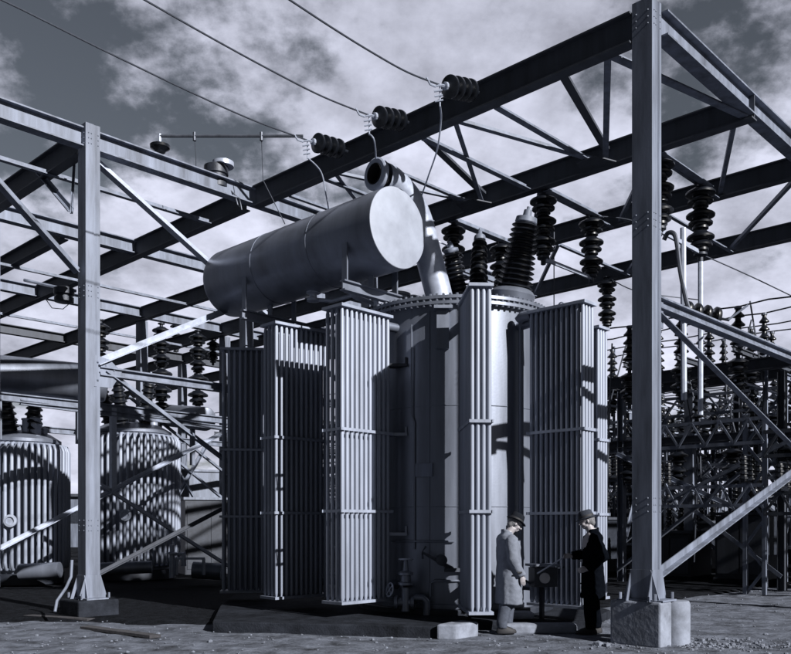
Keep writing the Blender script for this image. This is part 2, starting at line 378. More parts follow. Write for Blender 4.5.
for p, q, w in ((onU(-30, 566, 13.5), onU(236, 428, 13.5), .10), (onU(86, 478, 13.5), onU(228, 568, 13.5), .10)):
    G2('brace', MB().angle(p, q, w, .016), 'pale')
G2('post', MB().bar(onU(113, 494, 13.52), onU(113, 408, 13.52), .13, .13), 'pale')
for p, q in ((onU(128, 398, 19.1), onU(240, 487, 19.1)), (onU(176, 470, 19.1), onU(228, 560, 19.1)), (onU(172, 560, 19.1), onU(228, 512, 19.1)),
             (onU(176, 500, 19.1), onU(208, 444, 19.1)), (onU(176,462,19.1), onU(228,505,19.1))):
    G2('brace', MB().angle(p, q, .11, .016), 'steel')
G2('side_beam', MB().ibeam(onU(20, 402, 13.5), onU(245, 431, 13.5), .10, .12), 'steel')
# pedestals
def pedestal(c, sx, sy, h, label, ax=V, ay=U, m='conc'):
    me = MB().box(Vector(c)+Z*(h/2), sx, sy, h, ax, ay); o = me.build('concrete_pedestal', M[m], smooth=False, origin=c)
    md = o.modifiers.new('bevel', 'BEVEL'); md.width = .03; md.segments = 2
    return tag(o, label, 'pedestal')
pc = W(.17, .045, -.03)
pedestal(pc, .33, .74, .61, 'big square concrete block under the near gantry post')
rp = MB().lathe([(.20,0),(.20,.555),(.18,.60),(.0,.603)], (0,0,0), n=28)
o = rp.build('concrete_pedestal', M['conc']); o.location = W(-.12, .46, -.03); tag(o, 'rounded concrete block behind the square one at the near post', 'pedestal')
pedestal(W(8.8, -3.52, -.03), .75, .75, .33, 'low concrete block under the left gantry post', m='shadec')  # footing in shade, darkened through its concrete colour
for (u, v, lb) in ((13.6, 3.4, 'concrete footing under a far post hidden behind the leftmost radiator'), (19.2, 3.4, 'concrete footing of the far post behind the small ribbed transformer')):
    pedestal(W(u, v, -.03), .6, .6, .28, lb)
# conduit at the left post
cb = MB().tube([onU(72, 560, 8.6), onU(71, 577, 8.6), pt(66, 588, 14.2), pt(57, 601, 14.0), pt(55, 612, 13.9)], .025, 8)
tag(cb.build('conduit', M['steel'], origin=W(8.6,-3.7,0)), 'thin bent conduit running down from the left post to the ground', 'conduit')
# ------------------------------------------------------------------ the big transformer
TC = Vector((1.26, 15.25, 0)); TR = 1.6
tr = thing('power_transformer', 'huge round power transformer with ribbed radiators and a drum on top, in the middle', 'transformer', TC)
def tp(name, mb, m='paint', par=None, label=None, **k):
    o = mb.build(name, M[m], par or tr, **k)
    if label: o['label'] = label
    return o
tank = tp('tank', MB().lathe([(1.62,.22),(1.62,.30),(TR,.31),(TR,5.18),(1.70,5.185),(1.70,5.235),(1.66,5.24),(1.66,5.27),(1.70,5.275),(1.70,5.325),(1.63,5.33),(1.2,5.40),(.6,5.43),(0,5.44)], TC, n=96), ang=30)
bo = MB()
for k in range(96):
    t = 2*math.pi*k/96; bo.lathe([(.022,0),(.022,.20)], TC+Vector((1.675*math.cos(t), 1.675*math.sin(t), 5.155)), n=6)
tp('rim_bolts', bo, par=tank)
def onT(x, z, r=TR):   # point on the front of the tank at world x
    return Vector((x, TC.y-math.sqrt(r*r-(x-TC.x)**2), z))
def arc(x0, x1, z, r, n=14): return [onT(x0+(x1-x0)*i/n, z, r) for i in range(n+1)]
tp('weld_pipe', MB().tube(arc(.1, 1.1, 1.33, 1.63), .018, 8), par=tank)
for (x, z, w) in ((.16, 4.25, .34), (.16, 3.1, .34), (.16, 1.45, .34)):
    p = onT(x, z); q = onT(x+.0, z)
    b = MB().box(p+Vector((.02, -.10, 0)), w, .2, .05); b.box(p+Vector((.17, -.08, .06)), .03, .2, .14); tp('bracket', b, 'dark' if z > 3.5 else 'paint')
b = MB(); p = onT(.92, 4.75); b.box(p+Vector((0,-.05,.02)), .20, .10, .62); b.box(p+Vector((0,-.10,.36)), .30, .22, .05); tp('jacking_lug', b)
b = MB(); p = onT(.98, .55); 
b.tube([p+Vector((-.26,-.03,-.12)), p+Vector((-.25,-.03,.10)), p+Vector((-.2,-.03,.14)), p+Vector((.2,-.03,.14)), p+Vector((.25,-.03,.10)), p+Vector((.26,-.03,-.12))], .022, 8)
tp('handhole_frame', b)
b = MB(); p = onT(.90, 1.03); rt = Matrix.Rotation(R(14), 3, 'Y')
for k in (-1, 1): b.tube([p+rt @ Vector((-.30,-.06,.05+.10*k)), p+rt @ Vector((-.34,-.10,.05)), p+rt @ Vector((.22,-.06,-.10+.02*k))], .02, 8)
b.lathe([(0,0),(.09,.0),(.09,.16),(.07,.17),(0,.17)], p, (0,-1,0), 16); b.box(p+Vector((.22,-.07,-.16)), .34, .10, .06)
tp('gauge_bracket', b, 'dsteel')
sm_ = MB()
for zz in (1.9, 3.55): sm_.tube([Vector((TC.x+1.603*math.cos(a), TC.y+1.603*math.sin(a), zz)) for a in [2*math.pi*i/72 for i in range(73)]], .008, 6, False)
for a in (R(250), R(310)):
    sm_.tube([Vector((TC.x+1.603*math.cos(a), TC.y+1.603*math.sin(a), z_)) for z_ in (.35, 5.1)], .008, 6, False)
tp('weld_seams', sm_, par=tank)
p = onT(.62, 2.5); tp('blank_plate', MB().box(p+Vector((0,-.02,0)), .30, .02, .22, (.92,-.39,0), (.39,.92,0)), 'steel', par=tank, smooth=False)
b = MB(); p = onT(.42, 4.6); b.tube([p+Vector((0,-.05,.3)), p+Vector((0,-.05,-1.2)), p+Vector((.05,-.05,-1.3)), p+Vector((.05,-.05,-3.4))], .014, 6); tp('thermometer_tube', b, par=tank)
# drain valve cluster
vc = thing('valve_cluster', 'cluster of drain valves with handwheels at the tank foot, beside the front radiators', 'valve', Vector((.30,13.75,0)))
def wheel(c, ax, r=.11):
    m_ = MB(); ax = Vector(ax).normalized(); a = ax.orthogonal().normalized(); b_ = ax.cross(a); c = Vector(c)
    m_.tube([c+a*math.cos(t)*r+b_*math.sin(t)*r for t in [2*math.pi*i/20 for i in range(21)]], .014, 6, False)
    for k in range(4):
        t = math.pi*k/2; m_.bar(c, c+a*math.cos(t)*r+b_*math.sin(t)*r, .018)
    return m_
vb = MB()
vb.tube([(.30,14.1,.62), (.30,13.85,.62), (.32,13.62,.55), (.32,13.6,.2)], .07, 12)
vb.lathe([(.06,0),(.13,.01),(.13,.05),(.08,.06),(.08,.16),(.12,.17),(.12,.21),(.05,.24),(.03,.42)], (.32,13.6,.62), n=16)
vb.lathe([(.12,0),(.12,.05),(.08,.06),(.08,.26),(.12,.27),(.12,.32)], (.14,13.65,.34), (1,-.1,0), 16)
vb.tube([(.45,13.62,.42),(.60,13.6,.42),(.66,13.6,.36),(.66,13.6,.12)], .06, 12)
vb.build('valve_body', M['paint'], vc); w1 = wheel((.32,13.6,1.04), (0,.1,1)).build('handwheel', M['pale'], vc); wheel((.06,13.6,.55), (-1,-.5,.2)).build('handwheel', M['pale'], vc)
# radiators
def radiator(c, dl, dw, L_, W_, z0, z1, label, nl=11, nw=4, bands=(.585, .31)):
    c = Vector(c); dl = Vector(dl).normalized(); dw = Vector(dw).normalized(); b = MB(); rr = .032
    for i in range(nl):
        for j in range(nw):
            p = c+dl*(L_*(i+.5)/nl)+dw*(W_*(j+.5)/nw)
            if 0 < i < nl-1 and 0 < j < nw-1: p = p+dl*(L_/nl*.5)+dw*(W_/nw*(.28 if j == 1 else -.28))
            edge_l = j in (0, nw-1)
            # flattened tubes, broad side across the bank
            a, h_ = (.029, .026)
            b.tube([p+Z*(z0+.02), p+Z*(z0+.09), p+Z*(z1-.09), p+Z*(z1-.02)], [rr*.6, rr, rr, rr*.6], 8)
    o = tp('radiator', b, 'radp', label=label, ang=60)
    m = c+dl*L_/2+dw*W_/2
    for z, th in ((z1, .045), (z0, .045)):
        tp('header', MB().box(m+Z*z, L_+.03, W_+.03, th, dl, dw), 'radp', par=o, smooth=False)
    for f_ in bands:
        z = z0+(z1-z0)*f_; bb = MB()
        for s_ in (-1, 1):
            bb.box(m+dw*s_*(W_/2+.0)+Z*z, L_+.05, .02, .045, dl, dw); bb.box(m+dl*s_*(L_/2+.0)+Z*z, .02, W_+.03, .045, dl, dw)
        tp('band', bb, 'radp', par=o, smooth=False)
    tp('lifting_eye', MB().tube([m+Z*(z1+.02)+dl*.05*math.cos(t)+Z*.05*math.sin(t)+Z*.03 for t in [2*math.pi*k/12 for k in range(13)]], .012, 6, False), 'radp', par=o)
    return o
nV = -V; nU = -U
zr0, zr1 = .38, 5.02
def feed(p, q, z, r=.06): tp('feed_pipe', MB().tube([Vector(p)+Z*z, Vector(q)+Z*z], r, 14), 'paint')
# left bank: three radiators pointing left-front
c3 = pt(342, 304, 13.0); c3.z = 0
radiator(c3, V, U, 1.12, .44, zr0, zr1, 'nearest radiator of the three on the left')
c2 = Vector((-1.86, 14.15, 0)); radiator(c2, (.73,.68,0), (-.68,.73,0), 1.16, .42, zr0-.02, zr1, 'middle radiator of the three on the left')
c1 = Vector((-3.20, 16.25, 0)); radiator(c1, (.99,.10,0), (-.10,.99,0), .96, .34, zr0-.08, zr1, 'leftmost radiator, in shade', nl=9)
# front radiator
rd = (Vector((1.42, 12.05, 0))-TC).normalized(); pr = Vector((-rd.y, rd.x, 0))
if pr.x > 0: pr = -pr
cf = Vector((1.53, 12.05, 0)); radiator(cf, -rd, pr, 1.15, .33, zr0-.05, zr1+.03, 'narrow front radiator seen end-on', nl=10, nw=4)
# right bank
c5 = Vector((3.02, 12.80, 0)); radiator(c5, U, V, 1.03, .34, zr0-.05, zr1, 'wide radiator behind the men')
c6 = Vector((3.66, 14.45, 0))
radiator(c6, U, V, .9, .34, zr0-.05, zr1, 'radiator farthest right, half hidden')
# feed headers
for (a, b_) in ((c3+V*1.1+U*.17, TC-U*.2), (c2+Vector((.77,.72,0))+Vector((-.1,.11,0)), TC+Vector((-.6,.4,0))), (c1+Vector((.8,.1,0))+Vector((0,.17,0)), TC+Vector((-.8,.9,0))),
                (cf-rd*1.1+pr*.16, TC), (c5+U*1.0+V*.17, TC+Vector((.55,-.6,0))), (c6+U*.98+V*.17, TC+Vector((.9,.2,0)))):
    for z in (.60, zr1-.12): feed(a, b_, z, .075)
# riser pipe beside the right radiator
pp = pt(519, 316, 13.75); pp2 = Vector((c5.x, c5.y, 0))+U*1.03+V*.1
tp('riser_pipe', MB().tube([Vector((pp.x, pp.y+.02, 4.95)), Vector((pp.x+.05, pp.y-.04, 5.0)), Vector((pp2.x, pp2.y, 5.0))], .085, 14), 'paint')
tp('riser_pipe', MB().tube([Vector((2.22, 13.86, .3)), Vector((2.22, 13.86, 4.93))], .035, 10), 'paint')
# lid fittings
for (x, y, r, h) in ((.2,15.0,.22,.3),(.5,15.6,.16,.4),(1.0,16.1,.2,.3),(1.8,16.2,.2,.3)):
    tp('lid_turret', MB().lathe([(r*1.2,0),(r*1.2,.06),(r,.07),(r,h),(r*1.1,h+.02),(r*1.1,h+.06),(r*.5,h+.1),(0,h+.1)], (x,y,5.36), n=20), 'paint')
# conservator drum
X0 = Vector((.195, 13.68, 6.44)); CL, CR = 4.68, .655
prof = [(CR*.0,-.03),(CR*.6,-.025),(CR*.93,-.01),(CR-.012,.0),(CR,.012),(CR,CL-.15),(CR*.97,CL-.04),(CR*.8,CL+.06),(CR*.4,CL+.12),(0,CL+.13)]
drum = tp('conservator_drum', MB().lathe([(CR,.0),(CR,CL-.1),(CR*.97,CL-.02),(CR*.8,CL+.06),(CR*.4,CL+.1),(0,CL+.11)], X0, U, 72), 'paint', label='long oil drum lying above the left radiators', ang=30)
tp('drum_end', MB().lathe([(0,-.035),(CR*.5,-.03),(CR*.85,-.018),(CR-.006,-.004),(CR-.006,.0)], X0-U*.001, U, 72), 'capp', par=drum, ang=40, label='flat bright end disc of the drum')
sm = MB()
for k in range(1, 3): 
    t = X0+U*(CL*k/3); sm.tube([t+(V*math.cos(a)+Z*math.sin(a))*(CR+.001) for a in [2*math.pi*i/144 for i in range(145)]], .006, 6, False)
tp('weld_seams', sm, 'paint', par=drum)
sup = MB()
for t, ln in ((.62, 2.9), (3.35, 3.4)):
    bs = X0+U*t; z = 5.50
    a = bs-V*.66; a.z = z; e = a+V*ln; sup = MB()
    sup.ibeam(a, e, .12, .17); 
    for dv in (-.60, .0, .58): 
        h1 = X0.z-math.sqrt(max(.02, CR**2-min(abs(dv), .62)**2))+.02
        pz = bs+V*dv; sup.box(Vector((pz.x, pz.y, (z+.085+h1)/2)), .03, .12, abs(h1-z-.085), V, U)
    for s_ in (.5, 2.0): q = a+V*(ln-s_*.6); sup.bar(Vector((q.x, q.y, 5.0)), Vector((q.x, q.y, z-.08)), .07)
    tp('drum_support', sup, 'paint')
# longitudinal rail + small pipes under the drum
for dv in (.45,): 
    a = X0+U*.3+V*dv; e = X0+U*4.3+V*dv; tp('drum_rail', MB().ibeam(Vector((a.x,a.y,5.36)), Vector((e.x,e.y,5.36)), .1, .12), 'dsteel')
pi = MB()
q = X0+U*1.15-Z*CR; pi.lathe([(.05,0),(.12,-.02),(.12,-.06),(.06,-.08),(.06,-.16),(.1,-.18),(.1,-.22),(.04,-.24)], q+Z*.05, n=14)
q2 = X0+U*2.1-Z*CR; pi.lathe([(.05,0),(.13,-.02),(.13,-.06),(.07,-.08),(.07,-.14),(.12,-.16),(.12,-.2),(.04,-.22)], q2+Z*.05, n=14)
pi.tube([q-Z*.14, q-Z*.22+V*.1, q-Z*.25+V*.5, q-Z*.3+V*1.1, q-Z*.7+V*1.5], .04, 10)
pi.tube([q2-Z*.12, q2-Z*.16+V*.2-U*.3, q-Z*.16+V*.2], .035, 10)
pi.tube([q+V*.3-U*.35-Z*.5, q+V*.3-U*.35-Z*.28, q+V*.45-U*.25-Z*.16, q+V*.65-U*.2-Z*.16, q+V*.8-U*.2-Z*.4], .045, 10)
tp('oil_pipes', pi, 'pale')
# explosion vent
cp = [pt(441,305,14.75), pt(437,288,14.72), pt(427,250,14.62), pt(420,224,14.54), pt(412,205,14.46), pt(402,191,14.34), pt(390,180,14.15), pt(377,174.5,13.95)]
vp = []
for i in range(len(cp)-1):
    a0, a1, a2, a3 = cp[max(i-1,0)], cp[i], cp[i+1], cp[min(i+2, len(cp)-1)]
    for k in range(5):
        t_ = k/5; vp.append(.5*((2*a1)+(a2-a0)*t_+(2*a0-5*a1+4*a2-a3)*t_*t_+(3*a1-a0-3*a2+a3)*t_**3))
vp.append(cp[-1])
vent = tp('vent_pipe', MB().tube(vp[:-3]+[vp[-1]-(vp[-1]-vp[-2]).normalized()*.14], .235, 32, False), 'pale', label='bent relief pipe with an open flanged mouth above the drum')
vd = (vp[-1]-vp[-2]).normalized()
tp('flange', MB().lathe([(.165,-.06),(.23,-.06),(.262,-.05),(.268,.0),(.265,.03),(.24,.045),(.18,.045),(.165,.03)], vp[-1]+vd*.02, vd, 36, closed=True), 'pale', par=vent, ang=30)
tp('pipe_bore', MB().lathe([(.167,.055),(.160,.055),(.155,.0),(.150,-.16),(.0,-.165),(0,-.17),(.167,-.17)], vp[-1]+vd*.02, vd, 36, closed=True), 'bore', par=vent)
tp('collar', MB().lathe([(.24,0),(.33,.0),(.33,.05),(.24,.06)], Vector((vp[2].x, vp[2].y, 5.36)), (vp[1]-vp[0]), 28), 'paint', par=vent)
# bushings on the lid
def ribbed(h, r0, r1, n, inner=.72):
    pr_ = [(r0*inner, 0)]
    for k in range(n):
        z = h*(k+.15)/n; r = r0+(r1-r0)*k/n; dz = h/n
        pr_ += [(r*inner, z), (r*.96, z+dz*.12), (r, z+dz*.22), (r*.9, z+dz*.42), (r*inner, z+dz*.62)]
    return pr_+[(r1*inner, h)]
def bushing(p, q, r0, r1, n, label, m='porc'):
    p = Vector(p); q = Vector(q); d = (q-p).normalized(); h = (q-p).length
    s = tp('bushing', MB().lathe(ribbed(h*.80, r0, r1, n), p+d*h*.06, d, 28), m, label=label, ang=25)
    tp('bushing_collar', MB().lathe([(r0*1.15,-.12),(r0*1.2,0),(r0*1.05,.06),(r0*.7,.14),(r0*.5,.15)], p, d, 28), 'paint', par=s)
    tp('terminal_cap', MB().lathe([(r1*.8,0),(r1*.85,.02),(r1*.8,h*.07),(r1*.35,h*.09),(r1*.3,h*.16),(.03,h*.17),(.03,h*.20)], p+d*h*.85, d, 16), 'steel', par=s)
    return s
BA = (pt(513, 294, 15.3), pt(528, 211, 15.1)); BB = (pt(458, 300, 15.8), pt(450, 244, 15.5)); BC = (pt(478, 296, 16.1), pt(480, 232, 16.6))
bushing(*BA, .34, .235, 13, 'biggest dark ribbed bushing leaning right')
bushing(*BB, .27, .17, 10, 'dark bushing next to the relief pipe')
bushing(*BC, .20, .14, 9, 'dark bushing in the middle of the lid')
# instrument box between the men
ib = thing('control_box', 'dark open mechanism box with a round dial between the two men', 'control box', pt(541, 600, 13.3))
cxb = pt(543, 577, 13.1)
bx = MB().box(cxb, .38, .26, .30, (.95,.2,0), (-.2,.95,0)); bx.build('box', M['dark'], ib, smooth=False)
MB().box(cxb+Vector((-.02,-.05,.19)), .44, .34, .035, (.95,.2,-.12), (-.2,.95,0)).build('lid', M['steel'], ib, smooth=False)
MB().lathe([(.0,.02),(.075,.02),(.085,.01),(.085,-.03)], cxb+Vector((.0,-.14,-.01)), (.1,-1,.1), 20).build('dial', M['glass'], ib)
sb = MB(); sb.bar(cxb+Vector((0,.1,-.15)), Vector((cxb.x, cxb.y+.1, .05)), .06); sb.tube([cxb+Vector((.2,.05,.12)), cxb+Vector((.35,.0,.16)), cxb+Vector((.42,-.1,.05))], .02, 8); sb.tube([cxb+Vector((-.16,.0,-.12)), cxb+Vector((-.28,.05,-.05)), cxb+Vector((-.35,.05,.12))], .018, 8)
sb.build('stand', M['dark'], ib)
vr = MB(); vx = pt(521, 545, 13.5); vr.tube([Vector((vx.x, vx.y, .2)), Vector((vx.x, vx.y, 3.0))], .028, 8)
# foundation
def slab(name, corners, z0, z1, m, label=None, cat=None, kind=None, bevel=.015):
    n = len(corners); vs = [(x, y, z0) for x, y in corners]+[(x, y, z1) for x, y in corners]
    b = MB().add(vs, [tuple(reversed(range(n))), tuple(range(n, 2*n))]+[(i, (i+1) % n, n+(i+1) % n, n+i) for i in range(n)])
    o = b.build(name, M[m], smooth=False, origin=Vector((sum(c[0] for c in corners)/n, sum(c[1] for c in corners)/n, z0)))
    if bevel: md = o.modifiers.new('bevel', 'BEVEL'); md.width = bevel; md.segments = 2
    return tag(o, label, cat, kind=kind)
slab('foundation_slab', [(-2.62,12.68),(1.0,12.02),(1.33,12.35),(1.25,17.5),(-3.2,17.8),(-3.0,15.2)], -.05, .14, 'shadec', 'low foundation slab, its shade painted dark, under the left half of the big transformer', 'slab')
slab('foundation_slab', [(1.36,12.95),(3.15,12.95),(3.9,14.6),(3.6,17.4),(1.34,17.4)], -.05, .12, 'shadec', 'low concrete foundation slab behind the men', 'slab')
slab('transformer_plinth', [(TC.x+1.75*math.cos(2*math.pi*k/40), TC.y+1.75*math.sin(2*math.pi*k/40)) for k in range(40)], .12, .23, 'dark', 'dark round base ring under the main tank', 'plinth')
slab('concrete_block_or_sunlit_end', [(.72,11.98),(.99,11.93),(1.36,12.30),(1.10,12.5)], -.05, .185, 'conc', 'pale block standing in for the sunlit right front end of the dark slab', 'block', bevel=.03)  # sunlit end face of the slab, put in as a paler piece
# a pale between the men
slab('concrete_kerb', [(1.72,12.45),(2.86,12.50),(2.84,12.74),(1.70,12.70)], -.05, .13, 'conc', 'pale concrete kerb lying on the ground between the two men', 'kerb', bevel=.05)
slab('concrete_block_or_sunlit_end', [(1.86,12.98),(2.3,12.98),(2.3,13.3),(1.86,13.3)], .13, .25, 'conc', 'small pale block on the slab between the men', 'block', bevel=.05)
slab('wooden_board', [(-4.72,12.95),(-3.35,11.90),(-3.22,12.02),(-4.62,13.1)], -.01, .035, 'wood', 'dark board lying on the ground at the left front', 'board', bevel=.004)
slab('wooden_board', [(-6.3,14.6),(-5.0,14.05),(-4.9,14.15),(-6.2,14.75)], -.01, .03, 'wood', 'short dark board on the ground by the left post', 'board', bevel=.004)
# ------------------------------------------------------------------ insulators
PR = M['porc']
def hang_proto(units=3, name='hanging_insulator'):
    t = thing(name, 'x', 'insulator', (0,0,0)); z = -.06
    MB().lathe([(.03,.06),(.10,.06),(.10,.03),(.05,.02),(.05,-.08)], n=16).build('top_cap', M['dark'], t)
    for k in range(units):
        s = 1-.04*k
        pr_ = [(.07,-.0),(.12,-.0),(.155,-.03),(.24*s,-.07),(.265*s,-.095),(.262*s,-.125),(.22*s,-.135),(.15,-.13),(.13,-.15),(.145,-.19),(.20*s,-.215),(.225*s,-.24),(.22*s,-.27),(.17*s,-.275),(.12,-.26),(.11,-.29),(.14,-.31),(.14,-.35),(.07,-.36),(.07,-.38)]
        MB().lathe(pr_, (0,0,z), Z, 26).build('porcelain_unit', PR, t, ang=40)
        z -= .40
    MB().lathe([(.06,0),(.12,-.01),(.12,-.05),(.05,-.06),(.05,-.16),(.03,-.17)], (0,0,z+.02), Z, 14).build('bottom_cap', M['dark'], t)
    return t
def post_proto(n=4, r=.17, h=.9):
    t = thing('post_insulator', 'x', 'insulator', (0,0,0))
    pr_ = [(r*.55,.04)]
    for k in range(n):
        z = .06+(h-.12)*k/n; dz = (h-.12)/n; rr = r*(1-.06*k)
        pr_ += [(rr*.45,z),(rr,z+dz*.12),(rr,z+dz*.22),(rr*.7,z+dz*.45),(rr*.42,z+dz*.7)]
    MB().lathe(pr_+[(r*.3,h-.05),(.0,h-.04)], n=14).build('porcelain_stack', PR, t, ang=40)
    MB().lathe([(r*.7,0),(r*.7,.05),(0,.06)], n=10).build('foot', M['steel'], t); b = MB(); b.lathe([(r*.45,h-.06),(r*.45,h),(0,h+.01)], n=10); b.build('metal_cap', M['steel'], t)
    return t
used = {}
def place(proto, loc, label, group=None, rot=None, scale=None):
    if proto.name not in used:
        used[proto.name] = 1; o = proto; o.location = loc; LOC[o.name] = tuple(loc)
        if rot is not None: o.rotation_euler = rot
        if scale is not None: o.scale = scale if hasattr(scale, '__len__') else (scale,)*3
        o['label'] = label
        if group: o['group'] = group
        return o
    return dup(proto, loc, label, group, rot, scale)
hang = hang_proto()
HG = 'dark insulators hanging from the gantry arms'
zb2 = ZT-.46
HL = [(W(1.6,5.2,zb2), 'big dark insulator hanging right of the near gantry post', 1.05), (W(3.95,5.2,zb2), 'dark insulator hanging above the wide right radiator, left of the near post', 1.0),
      (W(3.98,3.45,zb2), 'dark insulator hanging right behind the biggest leaning bushing', 1.0), (W(1.6,3.5,zb2), 'dark insulator mostly hidden by the near gantry post', 1.0),
      (W(6.3,5.2,zb2), 'dark insulator hanging just left of the biggest leaning bushing', 1.0), (W(6.3,3.5,zb2), 'dark insulator hanging behind the bend of the relief pipe', 1.0),
      (onV(607,279,9.9), 'dark insulator hanging directly above the farthest right radiator', .98)]
for p, l, s in HL: place(hang, p, l, HG, scale=s)
# far row at the left
for i, (x, y, u, v, l) in enumerate(((100,0,19.1,1.95,'beside the left gantry post'), (163,0,19.1,4.06,'right of the far post, first in the row'), (198,0,19.1,5.45,'left of the leftmost radiator'),)):
    for k, dz in enumerate((8.12, 6.75)):
        if i == 0 and k == 1: continue
        place(hang, W(u, v, dz-(.25 if i == 0 else 0)), 'far %s insulator %s' % ('upper' if k == 0 else 'lower', l), 'insulators hanging from the far gantry', scale=(1.12 if k == 0 else 1.35))
place(hang, onU(176, 328, 24.5)+Z*.2, 'small far insulator between the two left hanging rows', 'insulators hanging from the far gantry', scale=.9)
place(hang, pt(213, 330, 30), 'small far insulator at the top edge of the leftmost radiator', 'insulators hanging from the far gantry', scale=.9)
# disconnect blades between insulator feet
def bladed(p, q, label, w=.045):
    b = MB().bar(p, q, w, w*1.6); b.lathe([(.05,-.06),(.05,.06)], p, n=10); b.lathe([(.05,-.06),(.05,.06)], q, n=10)
    return tag(b.build('disconnect_switch', M['pale'], origin=p), label, 'switch', 'disconnect switches between insulator feet')
for u, l in ((1.6,'pale disconnect switch below the insulator right of the near post'), (3.95,'disconnect switch behind the biggest bushing'), (6.3,'disconnect switch beside the relief pipe')):
    bladed(W(u,3.5,6.80), W(u,5.2,6.80), l)
def smooth(cp, n=6):
    cp = [Vector(c) for c in cp]; out = []
    for i in range(len(cp)-1):
        a0, a1, a2, a3 = cp[max(i-1,0)], cp[i], cp[i+1], cp[min(i+2, len(cp)-1)]
        for k in range(n):
            t = k/n; out.append(.5*((2*a1)+(a2-a0)*t+(2*a0-5*a1+4*a2-a3)*t*t+(3*a1-a0-3*a2+a3)*t**3))
    return out+[cp[-1]]
def rod(name, pts, r, m, label, cat, group=None, n=8):
    if cat in ('wire', 'cable') and 2 < len(pts) < 12: pts = smooth(pts)
    return tag(MB().tube(pts, r, n).build(name, M[m], origin=pts[0]), label, cat, group)
a = W(1.6,5.2,6.8)
rod('operating_rod', [a, Vector((a.x, a.y, 3.7))], .05, 'pale', 'pale vertical rod under the insulator right of the near post', 'rod')
rod('operating_rod', [onV(683,228,4.4), onV(684,400,4.4)], .055, 'pale', 'vertical rod close beside the near post, left of its twin', 'rod')
rod('looped_cable', [onV(664,240,3.5), onV(668,233,3.5), onV(674,234,3.5), onV(677,245,3.5), onV(680,270,3.5), onV(686,300,3.5), onV(690,312,3.5)], .04, 'wire', 'thick dark cable looping over beside the near post', 'cable')
rod('overhead_wire', [onV(696,252,5.2), onV(750,276,6.4), onV(800,300,8)], .012, 'wire', 'thin wire sloping down at the right edge under the big insulator', 'wire')
rod('overhead_wire', [onV(592,216,5.2), onV(620,218,5.6), onV(642,223,5.9)], .012, 'wire', 'thin wire from the insulator top to the near post', 'wire')
rod('overhead_wire', [onV(612,280,7.5), onV(640,292,7.5), onV(700,300,8.5)], .012, 'wire', 'thin wire passing behind the near post above the right radiators', 'wire')
rod('drop_wire', [onV(554,232,5.2), Vector((onV(554,232,5.2).x, onV(554,232,5.2).y, 4.6))], .012, 'wire', 'thin vertical drop wire right of the biggest bushing', 'wire')
# strain insulators and incoming lines
def strain_proto():
    t = thing('strain_insulator', 'x', 'insulator', (0,0,0))
    MB().bar((0,0,-.02),(0,0,.16),.03).build('shackle', M['dark'], t)
    for k in range(4):
        z = .14+k*.16
        MB().lathe([(.05,z),(.09,z+.01),(.145,z+.03),(.165,z+.055),(.168,z+.095),(.14,z+.115),(.09,z+.12),(.05,z+.16)], n=24).build('disc', PR, t, ang=40)
    b = MB().lathe([(.03,0),(.06,.01),(.06,.05),(.03,.06)], (0,0,.78), n=10); b.bar((0,0,.82),(0,0,.96),.03)
    b.build('clamp', M['pale'], t)
    return t
sp = strain_proto()
LN = [((478,92), (446,86), (290,0), 'right'), ((408,122), (374,116), (145,0), 'middle'), ((347,151), (314,142), (23,10), 'left')]
for (a, b, c, l) in LN:
    A_ = onV(a[0], a[1], -.1); r = ray(*b); 
    B_ = onU(b[0], b[1], uv(A_)[0]); d = (B_-A_).normalized()
    place(sp, A_, '%s one of the three dark disc insulators tying overhead lines to the front girder' % l, 'strain insulators on the front girder', axis_rot(d))
    E = A_+d*.94; Q = onU(c[0], c[1], uv(A_)[0]); dd = (Q-E)
    pts = [E, E+dd*.25-Z*.08, E+dd*.5-Z*.08, E+dd*.75-Z*.05, Q, Q+dd*.6+Z*.12, Q+dd*2.5+Z*1.0]
    rod('overhead_line', pts, .013, 'wire', 'overhead line ending at the %s strain insulator' % l, 'wire', 'incoming overhead lines')
    cl = MB()
    for k in range(4): q = E+dd.normalized()*.05-Z*(.04+.07*k)+V*.01*k; cl.tube([q+Vector((-.06,0,0)), q+Vector((.06,0,.02))], .014, 6)
    cl.tube([E, E-Z*.32], .012, 6); cl.tube([E+dd.normalized()*.3+Z*.0, E+dd.normalized()*.22-Z*.07, E+dd.normalized()*.1-Z*.06], .016, 6)
    tag(cl.build('wire_clamp', M['pale'], origin=E), 'stepped metal clamp beside the %s strain insulator' % l, 'clamp', 'clamps at the strain insulators')
    E2 = E-Z*.3
    if l == 'right': tgt = [E2, pt(441,120,12.8), pt(437,150,13.2), pt(427,180,14.0), pt(420,205,14.6), pt(424,232,15.2), pt(448,246,15.45)]
    elif l == 'middle': tgt = [E2, pt(374,140,13.4), pt(376,160,13.9), pt(377,200,14.6), pt(385,250,15.2)]
    else: tgt = [E2, pt(321,172,14.9), pt(326,195,15.1), pt(329,215,15.4), pt(331,260,15.6)]
    rod('drop_wire', tgt, .013, 'pale', 'pale wire dropping from the %s strain insulator towards the transformer' % l, 'wire', 'drop wires under the strain insulators')
